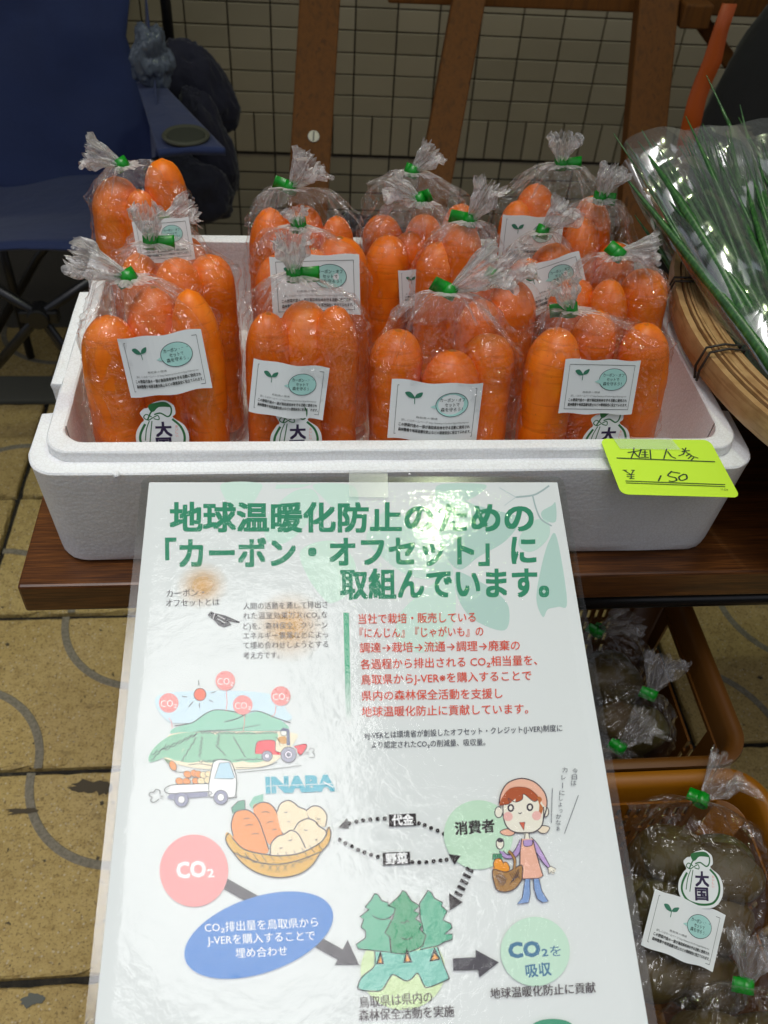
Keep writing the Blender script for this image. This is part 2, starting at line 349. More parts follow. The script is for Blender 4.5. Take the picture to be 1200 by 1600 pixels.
for i in range(-30, 30):
    xc = i*.1+.05
    for j in range(0, 44):      # rows above the soldier course
        z = WZ-.25+.025+.05*j
        place(WT, xc, 0, z, -5 <= i < 12 and z < .74)
    for q in (0, .05): place(WS, i*.1+q+.025, 0, WZ-.25-.05, -4 <= i < 11)
    for j in range(0, 6):
        z = WZ-.35-.032-.05*j
        place(WT, xc, .008, z, -5 <= i < 10 and z > .03)
stuff(rest.build('tile_field', M['wtile'], wall))
# added unseen cloth overhead: blocks the sky, its flap shapes the poster's gloss
cn = tag(empty('sky_blocker', (0, 1.5, 3.2)), 'unseen wide cloth added overhead to block the sky and shape the poster reflections', 'sky_blocker')
V = []; F = []
nx, ny = 100, 8
for j in range(ny+1):
    for i in range(nx+1):
        x = -3+6*i/nx; e0 = (.93 if x < .10 else (-.08 if .16 < x < 1.05 else .93)) - 1.5; y = e0+(.71-e0)*j/ny
        edge = .01*math.sin(x*5.3+1)+.01*math.sin(x*11)
        V.append((x, y+(edge if j == 0 else 0), .02*math.sin(i*.9)-.06*math.sin(math.pi*j/ny)))
for j in range(ny):
    for i in range(nx): a = j*(nx+1)+i; F.append((a, a+1, a+nx+2, a+nx+1))
o = mesh('blocker_cloth', V, F, cn, M['sky_blocker'], True); q = o.modifiers.new('s', 'SOLIDIFY'); q.thickness = .004
for y in (-.54, .6):
    mb = MB(); mb.tube([(-3, y, .05), (3, y, .05)], .02); mb.build('blocker_bar', M['metal'], cn, True)
for x in (-2.9, 2.9):
    for y in (-.52, .62): mb = MB(); mb.tube([(x, y, .03), (x, y, -3.2)], .02); mb.build('blocker_post', M['metal'], cn, True)
# building across the street
fb = tag(empty('street_building', (0, -15, 0)), 'tall beige building across the street behind the viewer', 'building')
mb = MB(); mb.box((-16, -4, 0), (16, 0, 7.5)); mb.build('facade', M['facade'], fb)
WI = None
for i in range(10):
    for j in range(2):
        mb = MB(); mb.box((-.7, 0, 0), (.7, .05, 1.3)); w_ = mb.build('window', M['glass'], fb) if WI is None else put('window', WI, fb); WI = w_.data
        w_.location = (-12+2.65*i, .0, 1.2+2.8*j)

# ------------------------------------------------------------------ folding table
TT = .744
tb = tag(empty('folding_table', (.68, .66, 0)), 'brown wood grain folding table with black steel legs carrying the foam box', 'table')
def loc(o, root): o.location = -root.location if o.parent else o.location
mb = MB(); mb.box((-.215, .440, TT-.030), (1.585, .89, TT)); tp = mb.build('table_top', M['table'], tb, bevel=.0025)
tp.location = -Vector(tb.location)
for x in (-.06, 1.43):
    for y in (.49, .84):
        mb = MB(); mb.tube([(x, y, TT-.03), (x, y, .002)], .0125, 14); l_ = mb.build('leg', M['blackmetal'], tb, True); l_.location = -Vector(tb.location)
for y in (.459, .86):
    mb = MB(); mb.tube([(-.08, y, .688), (1.45, y, .688)], .0075, 12); l_ = mb.build('cross_bar', M['blackmetal'], tb, True); l_.location = -Vector(tb.location)

# ------------------------------------------------------------------ foam box
XL, YF, BW, BD = -.1918, .4581, .53, .3304
ZR, ZL = .8521, .8427
NOTCH = ((.5244, .5591), (.6900, .7247))
sl = sorted([a+e for n_ in NOTCH for a in n_ for e in (-.0006, .0006)] + [.50, .54, .6, .63, .66, .745])
def ring(inset, z, rad, notch=0., taper=0.):
    x0, x1, y0, y1 = XL+inset, XL+BW-inset, YF+inset, YF+BD-inset; P = []
    def arc(cx, cy, a0):
        for k in range(7):
            a = R(a0+90*k/6); P.append(Vector((cx+rad*math.cos(a), cy+rad*math.sin(a), z)))
    def inn(y): return any(a <= y <= b for a, b in NOTCH)
    arc(x0+rad, y0+rad, 180)
    for k in range(1, 12): P.append(Vector((x0+rad+(x1-x0-2*rad)*k/12, y0, z)))
    arc(x1-rad, y0+rad, 270)
    for y in sl: P.append(Vector((x1-(notch if inn(y) else 0), y, z)))
    arc(x1-rad, y1-rad, 0)
    for k in range(1, 12): P.append(Vector((x1-rad-(x1-x0-2*rad)*k/12, y1, z)))
    arc(x0+rad, y1-rad, 90)
    for y in reversed(sl): P.append(Vector((x0+(notch if inn(y) else 0), y, z)))
    rnd = random.Random(int(z*1e4)+int(inset*1e5))
    return [p+Vector((rnd.gauss(0, .00022), rnd.gauss(0, .00022), rnd.gauss(0, .00012))) for p in P]
mb = MB()
mb.loft([ring(.0075, TT+.0006, .02, .0075), ring(.0045, TT+.004, .023, .0085), ring(.0035, TT+.012, .024, .009), ring(.0006, ZL-.006, .022, .0115), ring(.0, ZL-.0012, .022, .0119), ring(.0012, ZL, .021, .0107),
         ring(.0120, ZL, .020), ring(.0118, ZL+.001, .020), ring(.0121, ZR-.0012, .020), ring(.0132, ZR, .019), ring(.0222, ZR, .017), ring(.0236, ZR-.0012, .017), ring(.0262, TT+.03, .018), ring(.034, TT+.0165, .014)], cap0=True, cap1=True)
for v in mb.V: v -= Vector((XL+BW/2, YF+BD/2, TT))
fb_ = mb.build('foam_box', M['foam']); autosmooth(fb_, 32); fb_.location = (XL+BW/2, YF+BD/2, TT)
tag(fb_, 'open white styrofoam box on the wooden table, filled with bags of carrots', 'foam box')

for k, (px, py, r_) in enumerate(((181, 741, .0026), (100, 707, .0012), (138, 708, .0010), (640, 741, .0009), (1112, 606, .0016), (90, 1, .001))):
    if k > 4: break
    bm = bmesh.new(); bmesh.ops.create_icosphere(bm, subdivisions=2, radius=r_)
    for v in bm.verts: v.co *= 1+.35*noise.noise(v.co*900+Vector((k*5, 0, 0)))
    me = bpy.data.meshes.new('crumb'); bm.to_mesh(me); bm.free(); c_ = put('foam_crumb', me, fb_, M['foam']); c_.location = atZ(px, py, ZL+r_*.6)-Vector(fb_.location)
# ------------------------------------------------------------------ bags
rn = random.Random(11)
def carrot_mesh(seed):
    q = random.Random(seed); V = []; F = []; n = 20; L = .172; rows = 44
    k1, k2 = q.uniform(-.004, .004), q.uniform(-.004, .004); tip = q.uniform(.80, 1.04); t0 = q.uniform(.79, .87)
    for i in range(rows+1):
        t = i/rows; z = L*t
        rr = .0192*(tip+(1-tip)*min(1, t*1.5))
        if t > t0: u = (t-t0)/(1-t0); rr *= max(.004, 1-u**2.15)**.5*(1-.12*u)
        if t < .06: rr *= math.sqrt(max(.02, 1-((.06-t)/.06)**2))
        rr *= 1+.008*q.uniform(-1, 1)-.035*max(0, noise.noise(Vector((seed*3.3, t*16, 0))))
        cx, cy = k1*math.sin(3*t), k2*math.sin(2.5*t)
        for j in range(n):
            a = 2*math.pi*j/n; d = 1+.075*noise.noise(Vector((math.cos(a)*.8, math.sin(a)*.8, z*22+seed*5)))+.03*noise.noise(Vector((math.cos(a)*2.5, math.sin(a)*2.5, z*60+seed)))
            V.append((cx+rr*d*math.cos(a), cy+rr*d*math.sin(a), z-L))
    for i in range(rows):
        for j in range(n): F.append((i*n+j, i*n+(j+1)%n, (i+1)*n+(j+1)%n, (i+1)*n+j))
    F.append(tuple(range(n))[::-1]); F.append(tuple(rows*n+j for j in range(n)))
    me = bpy.data.meshes.new('carrot'); me.from_pydata(V, [], F); me.materials.append(M['carrot'])
    me.polygons.foreach_set('use_smooth', [True]*len(me.polygons)); return me
CM = [carrot_mesh(i) for i in range(6)]

def film_mesh(name, parent, a, b, cx, cy, zs, ztie, tx, ty, tail, tl, flare, seed, nu=144, nrow=(54, 34, 20), z0=0., dark=False):
    """bag film: body (half sizes a,b about cx,cy) up to zs, gathered to the tie at (tx,ty,ztie), then a pleated tail"""
    q = random.Random(seed); ph = [q.uniform(0, 6.28) for _ in range(8)]; V = []; F = []; mi = []
    tail = Vector(tail).normalized(); so_ = Vector((seed*3.1, seed*1.7, 0))
    n1, n2, n3 = q.choice((7, 8, 9)), q.choice((13, 15)), q.choice((23, 27))
    def pleat(th): return .5*math.sin(n1*th+ph[0])+.35*math.sin(n2*th+ph[1])+.3*math.sin(n3*th+ph[2])
    def body(th, A, B):
        c, s_ = math.cos(th), math.sin(th); e = .62
        return A*math.copysign(abs(c)**e, c), B*math.copysign(abs(s_)**e, s_)
    rows = 0
    for i in range(nrow[0]):
        t = i/(nrow[0]-1); z = z0+(zs-z0)*t
        k = min(1, .55+.45*math.sqrt(min(1, t*8)))*(1.13-.13*t)
        for j in range(nu):
            th = 2*math.pi*j/nu; x, y = body(th, a*k, b*k)
            P = Vector((x*30+z*9, y*30, z*16-x*10))+so_
            r1 = 1-2*abs(noise.noise(P)); r2 = 1-2*abs(noise.noise(P*2.3+Vector((5, 0, 0)))); d = .0055*r1**3*(.5+.5*t) + .0028*r2**3 + .0010*t*pleat(th) - .001
            nv = Vector((x/a**2, y/b**2, 0)).normalized()
            V.append(Vector((cx+x, cy+y, z))+nv*(d-.001))
        rows += 1
    NR = .0045
    for i in range(1, nrow[1]+1):
        t = i/nrow[1]; e = (1-t)
        g_ = e**.62 if e > 0 else 0
        A, B = NR+(a-NR)*g_*(.93+.07*e), NR+(b-NR)*g_
        z = zs+(ztie-zs)*(1-e**1.35); c_ = t**1.1
        for j in range(nu):
            th = 2*math.pi*j/nu; x, y = body(th, 1, 1); x0, y0 = math.cos(th), math.sin(th); m_ = t**.7
            x, y = (x*(1-m_)+x0*m_)*A, (y*(1-m_)+y0*m_)*B
            P = Vector((x*30, y*30, z*22))+so_
            f_ = 1+pleat(th)*(.05+.32*t*(1-t*.2)) + ((1-2*abs(noise.noise(P)))**3*.13+(1-2*abs(noise.noise(P*2.2)))**3*.06)*math.sin(math.pi*min(1, t*.8+.2))
            dz = (noise.noise(P*1.3+Vector((0, 9, 0))))*.012*math.sin(math.pi*t)
            V.append(Vector((cx+(tx-cx)*c_+x*f_, cy+(ty-cy)*c_+y*f_, z+dz)))
        rows += 1
    # tail
    s1 = tail.cross(Vector((0, 1, 0.2))).normalized(); s2 = tail.cross(s1).normalized(); base = Vector((tx, ty, ztie)); upv = Vector((0, 0, 1))
    for i in range(1, nrow[2]+1):
        t = i/nrow[2]
        d = (upv*(1-min(1, t*5))+tail*min(1, t*5)).normalized(); cpos = base+tail*tl*t
        spread = NR*.75+flare*max(0, (t-.1)/.9)**.85; thick = NR*.75+flare*.42*max(0, (t-.1)/.9)
        for j in range(nu):
            th = 2*math.pi*j/nu; p_ = pleat(th+.3*t)
            cn = noise.noise(Vector((math.cos(th)*3, math.sin(th)*3+seed, t*3.2))); f_ = 1+p_*(.16+.2*t)+cn*.75*t
            jag = .10*tl*(noise.noise(Vector((math.cos(th)*2.5, math.sin(th)*2.5, seed)))+.5*math.sin(n3*th+ph[4]))*max(0, t-.5)*2
            V.append(cpos+s1*math.cos(th)*spread*f_+s2*(math.sin(th)*thick*f_+cn*spread*.55)+tail*jag*1.3)
        rows += 1
    for i in range(rows-1):
        for j in range(nu):
            F.append((i*nu+j, i*nu+(j+1)%nu, (i+1)*nu+(j+1)%nu, (i+1)*nu+j)); mi.append(1 if i > nrow[0]+nrow[1]*.84 else (2 if i > nrow[0]+nrow[1]*.45 else 0))
    F.append(tuple(range(nu))[::-1]); mi.append(0)
    return mesh('film', V, F, parent, [M['filmd'], M['filmnd'], M['filmd']] if dark else [M['film'], M['filmneck'], M['filmshoulder']], True, mi)

def tie(parent, c, tail, flag, fl, w_=.0105):
    """green adhesive tape: a collar round the neck and a flag of the two ends stuck together"""
    c = Vector(c); ax = (Vector((0, .45, 1))*.5+Vector(tail).normalized()*.5).normalized(); fd = Vector(flag).normalized(); fd = (fd-ax*fd.dot(ax)).normalized(); b = ax.cross(fd)
    mb = MB(); rings = []
    for k, z in enumerate((-w_/2, w_/2)):
        rings.append([c+ax*z+(fd*math.cos(2*math.pi*j/16)+b*math.sin(2*math.pi*j/16))*(.0056+.0004*math.sin(j*3)) for j in range(16)])
    mb.loft(rings)
    n = 8
    for sgn in (1, -1):
        V = []
        for i in range(n+1):
            t = i/n; p_ = c+fd*(.0045+fl*t)+b*(.0006*sgn+.0022*math.sin(t*2.4+fl*300)); tw = .12*math.sin(t*2)
            for z in (-w_/2, w_/2): V.append(p_+(ax*math.cos(tw)+b*math.sin(tw))*z)
        mb.add(V, [(i*2, i*2+1, i*2+3, i*2+2) for i in range(n)], 0 if sgn > 0 else 0)
    o = mb.build('tape_tie', M['tape'], parent, True, solid=.0003); return o

# label art, shared ------------------------------------------------
def text_mesh(txt, bold=0., res=2):
    cu = bpy.data.curves.new('t', 'FONT'); cu.body = txt; cu.size = 1; cu.resolution_u = res; cu.fill_mode = 'FRONT'
    o = bpy.data.objects.new('t', cu); col.objects.link(o); dg = bpy.context.evaluated_depsgraph_get(); me = bpy.data.meshes.new_from_object(o.evaluated_get(dg))
    V = [v.co.copy() for v in me.vertices]; F = [tuple(p.vertices) for p in me.polygons]
    bpy.data.objects.remove(o); bpy.data.curves.remove(cu); bpy.data.meshes.remove(me)
    if bold > .004:
        n = len(V); V0, F0 = V, F; V, F = [], []; q = bold*1.15
        sh = [(q, q), (-q, q), (q, -q), (-q, -q)] if bold > .015 else [(q, 0), (-q, 0)]
        for k, (dx, dy) in enumerate(sh):
            V += [Vector((v.x+dx, v.y+dy, k)) for v in V0]; F += [tuple(i+k*n for i in f) for f in F0]
    return V, F
class Art:
    """flat print on a plane: every shape goes a hair above the previous one"""
    def __init__(s, to=None, z=.0003): s.mb = MB(); s.to = to or (lambda p: Vector((p[0], p[1], 0))); s.z = z; s.mats = []; s.dz = .000006
    def mi(s, h):
        m = h if not isinstance(h, str) else pc(h)
        if m not in s.mats: s.mats.append(m)
        return s.mats.index(m)
    def pts(s, P, closed, k=6):
        n = len(P); out = []
        rng = range(n) if closed else range(n-1)
        for i in rng:
            g_ = lambda q: Vector(P[q % n]) if closed else Vector(P[max(0, min(n-1, q))])
            a, b, c, d = g_(i-1), g_(i), g_(i+1), g_(i+2)
            for t in range(k):
                t /= k; out.append(.5*((2*b)+(c-a)*t+(2*a-5*b+4*c-d)*t*t+(3*b-a-3*c+d)*t**3))
        if not closed: out.append(Vector(P[-1]))
        return out
    def poly(s, P, h, smooth=False):
        P = s.pts(P, True) if smooth else [Vector(p) for p in P]
        V = [s.to(p) for p in P]; s.z += s.dz; V = [Vector((v.x, v.y, s.z)) for v in V]
        T = geometry.tessellate_polygon([V]); s.mb.add(V, [t for t in T], s.mi(h)); return s
    def line(s, P, wd, h, smooth=True, closed=False):
        P = s.pts(P, closed) if smooth else [Vector(p) for p in P]+([Vector(P[0])] if closed else [])
        if smooth and closed: P.append(P[0])
        n = len(P); V = []; s.z += s.dz
        for i in range(n):
            t = P[min(i+1, n-1)]-P[max(i-1, 0)]
            if closed and i in (0, n-1): t = P[1]-P[n-2]
            t = t.normalized() if t.length > 0 else Vector((1, 0)); m_ = Vector((-t.y, t.x))*wd/2
            for q in (P[i]+m_, P[i]-m_): v = s.to(q); V.append(Vector((v.x, v.y, s.z)))
        s.mb.add(V, [(i*2, i*2+1, i*2+3, i*2+2) for i in range(n-1)], s.mi(h)); return s
    def ell(s, c, rx, ry, h, rot=0, n=36, outline=None, ow=1.5):
        P = [Vector((c[0]+rx*math.cos(a)*math.cos(rot)-ry*math.sin(a)*math.sin(rot), c[1]+rx*math.cos(a)*math.sin(rot)+ry*math.sin(a)*math.cos(rot))) for a in (2*math.pi*k/n for k in range(n))]
        if h: s.poly(P, h)
        if outline: s.line(P, ow, outline, False, True)
        return s
    def text(s, txt, L, Rr, hgt, h, bold=0., res=2, center=False):
        """L, Rr: left and right end of the line of characters (its mid height) in art coordinates"""
        V, F = text_mesh(txt, bold, res)
        if not V: return s
        x0, x1 = min(v.x for v in V), max(v.x for v in V); ym = .36
        L, Rr = Vector(L), Vector(Rr); ex = (Rr-L); sx = ex.length/(x1-x0); ex.normalize(); ey = Vector((-ex.y, ex.x)); sgn = s.ysign
        s.z += s.dz; W = []
        for v in V:
            p = L+ex*(v.x-x0)*sx+ey*(v.y-ym)*hgt*sgn*1.08; q = s.to(p); W.append(Vector((q.x, q.y, s.z+v.z*.000001)))
        s.mb.add(W, F, s.mi(h)); return s
    ysign = 1
    def build(s, name, parent, post=None):
        if post: s.mb.V = [post(v) for v in s.mb.V]
        return s.mb.build(name, s.mats, parent)

def label_parts(bend):
    """returns (paper mesh, print mesh) of the carbon offset sticker, 56 x 41 mm, origin in the middle, normal = +z"""
    Wd, Ht = .056, .041; sx = Wd/120; to = lambda p: Vector((p[0]*sx-Wd/2, Ht/2-p[1]*sx, 0))
    def post(v):
        x = v.x; return Vector((x, v.y, v.z-bend*28*x*x+.0016*math.sin(x*130+bend*70)*(1 if bend else 0)))
    mb = MB(); n = 16
    V = []
    for i in range(n+1):
        for y in (-Ht/2, Ht/2): V.append(post(Vector((-Wd/2+Wd*i/n, y+.0006*math.sin(i*.8+bend*30), 0))))
    mb.add(V, [(i*2, i*2+2, i*2+3, i*2+1) for i in range(n)])
    pm = bpy.data.meshes.new('label'); pm.from_pydata([tuple(v) for v in mb.V], [], mb.F); pm.materials.append(M['paper'])
    A = Art(to, .00025); A.ysign = -1; A.dz = .00002
    A.line([(8, 8), (112, 8), (112, 80), (8, 80)], .9, '#2b3432', False, True)
    A.poly([(18, 18), (24, 16), (30, 22), (30, 25), (23, 24)], '#2a6a50', True); A.poly([(31, 24), (33, 18), (40, 15), (38, 22)], '#2a6a50', True)
    A.line([(30.5, 24), (31, 33)], 1, '#2a6a50')
    A.ell((80, 31), 22, 17.5, '#8fc0b4', outline='#2b3432', ow=.8); A.poly([(60, 30), (51, 35), (61, 38)], '#8fc0b4')
    for k, (t, w_) in enumerate((('カーボン・オフ', 17), ('セットで', 10), ('森を守ろう！', 15))):
        A.text(t, (80-w_, 24+7*k), (80+w_, 24+7*k), 6, '#22302c', .01, 1)
    A.text('鳥取県の環境', (34, 52), (62, 52), 3.2, '#4a5250', 0, 1)
    A.text('詳しくはホームページ http://www.pref.tottori.lg.jp/shinrinj-ver', (16, 58), (106, 58), 3.6, '#4a5250', 0, 1)
    A.text('この野菜代金の一部が鳥取県有林を守る活動に使用され', (13, 65), (108, 65), 5, '#181c1c', .02, 1)
    A.text('森林整備や地球温暖化防止などの環境保全に役立てられます。', (13, 72.5), (110, 72.5), 5, '#181c1c', .02, 1)
    pr = bpy.data.meshes.new('print'); pr.from_pydata([tuple(post(v)) for v in A.mb.V], [], A.mb.F)
    for m in A.mats: pr.materials.append(m)
    pr.polygons.foreach_set('material_index', A.mb.M); return pm, pr
LAB = [label_parts(b) for b in (.0, .12, -.1, .2)]
def logo_parts():
    to = lambda p: Vector(((p[0]-60)*.00031, -(p[1]-70)*.00031, 0))
    out = [(52, 6), (70, 2), (84, 8), (92, 16), (94, 34), (88, 44), (112, 62), (122, 88), (118, 118), (98, 140), (60, 146), (22, 138), (3, 114), (2, 86), (14, 62), (22, 52), (14, 36), (24, 24), (32, 22), (40, 12)]
    A = Art(to, 0.); A.ysign = -1; A.dz = .00002
    A.poly(out, M['paper'], True)
    g1 = '#1f5f30'
    inn = [(60+(x-60)*.86, 72+(y-72)*.87) for x, y in out[9:16]]
    A.line([(86, 48), (104, 66), (112, 90), (108, 114), (92, 132), (60, 137), (28, 130), (12, 110), (12, 88), (24, 62)], 5.5, g1)
    A.line([(30, 52), (38, 34), (44, 26), (36, 16), (52, 10), (72, 8), (84, 18), (84, 34), (76, 42), (60, 34), (46, 38)], 3.5, g1)
    A.poly([(38, 30), (34, 16), (52, 9), (72, 9), (84, 18), (70, 18), (56, 20), (46, 30)], g1, True)
    A.line([(40, 44), (28, 38), (22, 46), (32, 52), (42, 46), (54, 40), (56, 50), (44, 48)], 2.4, g1)
    A.line([(34, 54), (26, 76), (22, 104)], 2.2, g1); A.line([(40, 54), (36, 80), (32, 108)], 2.2, g1)
    A.text('大', (46, 76), (84, 74), 36, '#241a38', .03, 2); A.text('国', (46, 112), (82, 110), 32, '#241a38', .03, 2)
    for k, ch in enumerate('おいしい'): A.text(ch, (92, 66+8*k), (98, 66+8*k), 7, '#d06a4a', 0, 1)
    me = bpy.data.meshes.new('logo'); me.from_pydata([tuple(v) for v in A.mb.V], [], A.mb.F)
    for m in A.mats: me.materials.append(m)
    me.polygons.foreach_set('material_index', A.mb.M); return me
LOGO = logo_parts()
def frame_on(o, pos, xdir, nrm):
    x = Vector(xdir).normalized(); n = Vector(nrm); n = (n-x*n.dot(x)).normalized(); y = n.cross(x)
    o.matrix_local = Matrix.Translation(pos) @ Matrix((x, y, n)).transposed().to_4x4()

# name, row y, tie px, carrot tops px, tail px vector, tail length, flag px vector, flag len, label (px left-mid, right-mid, height centre y), logo px, label text
BAGS = [
 ('carrot bag at the left front corner of the foam box, tail over the rim', .535, (200,433), [(172,487),(238,452),(292,447)], (-80,-38), .046, (-18,8), .006, ((192,578),(322,562),1,-.1), (252,668)),
 ('carrot bag behind the left front corner bag, wide green tape facing the viewer', .605, (236,378), [(212,400),(278,398),(322,402)], (-10,-70), .034, (30,-3), .013, None, None),
 ('carrot bag third from the front in the left column, tail fanning out to the right', .665, (254,344), [(225,388),(290,372)], (62,-30), .034, (-4,8), .003, ((212,380),(300,372),0,.05), None),
 ('backmost carrot bag of the left column, standing before the blue chair', .735, (190,257), [(178,280),(216,292),(252,252)], (-50,-22), .03, (-5,4), .002, None, None),
 ('front carrot bag second from the left, tail upright above flat green tape', .535, (460,428), [(420,482),(478,475),(528,472)], (-4,-66), .03, (24,3), .013, ((392,604),(510,618),1,.12), (462,672)),
 ('carrot bag behind the second front bag, small tie and a crooked sticker', .615, (466,352), [(432,402),(492,382),(532,374)], (-6,-30), .016, (6,6), .002, ((424,448),(562,444),2,0), None),
 ('backmost carrot bag second column from the left, tail tilted right and tape flag left', .71, (454,293), [(422,320),(476,322),(528,334)], (50,-62), .036, (-24,-14), .010, None, None),
 ('widest front carrot bag right of the middle with a wavy sticker', .535, (702,455), [(625,520),(708,542),(772,528)], (66,-40), .046, (-6,-18), .011, ((610,642),(752,648),3,-.05), (682,696)),
 ('carrot bag tucked right behind the widest front bag, tail pointing up right', .605, (769,430), [(752,462),(806,440)], (70,-40), .034, (4,4), .003, None, None),
 ('carrot bag mid box with a long green tape flag to the left', .655, (734,344), [(688,382),(752,402),(724,352)], (42,-72), .038, (-24,-8), .013, None, None),
 ('carrot bag in the middle of the box with a curled tie and half hidden sticker', .695, (655,312), [(604,362),(642,366),(692,372)], (-44,-26), .03, (3,-10), .008, ((624,452),(700,446),1,.05), None),
 ('backmost carrot bag of the middle column before the sloping timber leg', .745, (645,268), [(598,340),(660,330),(722,322)], (42,-42), .034, (-6,3), .003, None, None),
 ('front right carrot bag beside the green price card, tape flag slanting left', .535, (890,483), [(868,505),(942,492),(1006,500)], (-14,-66), .03, (-20,5), .010, ((878,604),(994,606),0,.1), (948,676)),
 ('carrot bag behind the front right bag, touching the right rim of the box', .615, (965,397), [(908,440),(950,432),(1014,424)], (58,-12), .034, (-12,-6), .006, None, None),
 ('carrot bag third from the front in the right column with a tilted sticker', .665, (848,362), [(822,400),(872,384)], (60,-62), .034, (3,5), .002, ((812,462),(912,428),2,-.05), None),
 ('carrot bag near the right back corner, tail upright and tape flag to the right', .705, (938,309), [(918,342),(962,375)], (24,-56), .03, (16,8), .009, None, None),
 ('backmost carrot bag of the right column, tallest, with wide flat green tape', .75, (877,256), [(806,308),(846,290),(918,302)], (4,-58), .032, (20,3), .014, ((800,374),(862,376),1,.0), None),
]
def pxdir(px, py, y, v):  # picture direction turned into a direction in space, leaning a little to the viewer
    a = atY(px, py, y); b = atY(px+v[0], py+v[1], y); return (b-a).normalized()
def on_plane(px, py, Mx, yl):
    """where the view line through a picture point meets the bag's own plane y = yl"""
    n = (Mx.to_3x3() @ Vector((0, 1, 0))); o = Mx @ Vector((0, yl, 0)); d = ray(px, py); return CAM + d*((o-CAM).dot(n)/d.dot(n))
for bi, (lab, y, tp_, tops, tail, tl, flag, fl, lb, lg) in enumerate(BAGS):
    yt = y+.018 if y < .72 else y+.004; lean = R(rn.uniform(12, 15)) if y < .72 else R(9)
    T = atY(tp_[0], tp_[1], yt); W3 = [atY(px, py, yt) for px, py in tops]; zf = TT+.0215
    xm = (min(p.x for p in W3)+max(p.x for p in W3))/2; yb = yt-(T.z-zf)*math.tan(lean)
    root = empty('carrot_bag', (xm, yb, zf)); tw = rn.uniform(-.10, .10)
    root.rotation_euler = (-lean, 0, 0); bpy.context.view_layer.update()
    Mx = Matrix.Translation((xm, yb, zf)) @ Matrix.Rotation(-lean, 4, 'X'); Mi = Mx.inverted(); M3 = Mi.to_3x3()
    tag(root, lab, 'bag of carrots', 'bags of carrots standing in the foam box')
    W3 = [on_plane(px, py, Mx, 0) for px, py in tops]; L3 = [Mi @ p for p in W3]; Tl = Mi @ on_plane(tp_[0], tp_[1], Mx, 0)
    xs = [p.x for p in L3]; x0, x1 = min(xs)-.0205, max(xs)+.0205; cx = (x0+x1)/2; a = (x1-x0)/2; b = .029 if len(xs) > 2 else .026
    for k, p in enumerate(L3):
        c = put('carrot', CM[(bi*3+k) % 6], root); dy = (.008 if (k+bi) % 2 else -.008)
        c.location = Vector((p.x, dy, p.z)); rad = rn.uniform(.84, 1.14); c.scale = (rad, rad*rn.uniform(.95, 1.05), (p.z-.003)/.172)
        c.rotation_euler = (rn.uniform(-.02, .03), -(p.x-cx)*.7+rn.uniform(-.03, .03), rn.uniform(0, 6))
    c = put('carrot', CM[(bi+4) % 6], root); c.location = Vector((cx+rn.uniform(-.012, .012), .013, min(p.z for p in L3)-rn.uniform(.008, .025)))
    c.scale = (.85, .85, (c.location.z-.003)/.172); c.rotation_euler = (0, rn.uniform(-.05, .05), 1)
    zs = min(min(p.z for p in L3)-.010, Tl.z-.018)
    td = M3 @ (pxdir(tp_[0], tp_[1], y, tail)+Vector((0, -.12, 0))).normalized()
    film_mesh('film', root, a, b, cx, 0, zs, Tl.z, Tl.x, 0, td, tl*rn.uniform(.8, .98), .5*tl*rn.uniform(.42, .66), bi+1)
    tie(root, (Tl.x, 0, Tl.z), td, M3 @ pxdir(tp_[0], tp_[1], y, flag), fl)
    yl = -b-.0066
    if lb:
        (l1, l2, var, sk) = lb; P1, P2 = Mi @ on_plane(*l1, Mx, yl), Mi @ on_plane(*l2, Mx, yl)
        pm, pr = LAB[var]; L = put('label', pm, root); wd = (P2-P1).length/.056
        frame_on(L, (P1+P2)/2, P2-P1, (sk, -1, .12))
        if wd < .75: wd = 1
        L.scale = (wd, min(wd, 1.1), 1); put('label_print', pr, L)
    if lg:
        P = Mi @ on_plane(*lg, Mx, yl-.0008); g_ = put('logo_sticker', LOGO, root); frame_on(g_, P, (1, 0, -.03), (0, -1, .05))

# ------------------------------------------------------------------ price card
C = [Vector(v) for v in ((.2181, .4700, .8562), (.3013, .4690, .8562), (.3186, .4385, .8322), (.2285, .4385, .8366))]
C = [atZ(937, 686, .8555), atZ(1108, 688, .8555), atY(1156, 778, .437), atY(970, 773, .437)]
pcard = empty('price_card', (C[2]+C[3])/2); ex = ((C[1]-C[0])+(C[2]-C[3])).normalized(); ey = ((C[0]-C[3])+(C[1]-C[2])).normalized()
nz = ex.cross(ey).normalized(); ey = nz.cross(ex)
tag(pcard, 'fluorescent yellow-green price card taped to the front rim of the foam box', 'price card')
def bil(u, v):   # u right, v down, 0..1
    p = (C[0]*(1-u)+C[1]*u)*(1-v)+(C[3]*(1-u)+C[2]*u)*v
    return p - Vector(pcard.location) + nz*.0008
def card_pts(r_=.10):
    P = []
    for cx, cy, a0 in ((r_*.6, r_, 180), (1-r_*.6, r_, 270), (1-r_*.6, 1-r_, 0), (r_*.6, 1-r_, 90)):
        for k in range(7): a = R(a0+15*k); P.append((cx+r_*.6*math.cos(a), cy+r_*math.sin(a)))
    return P
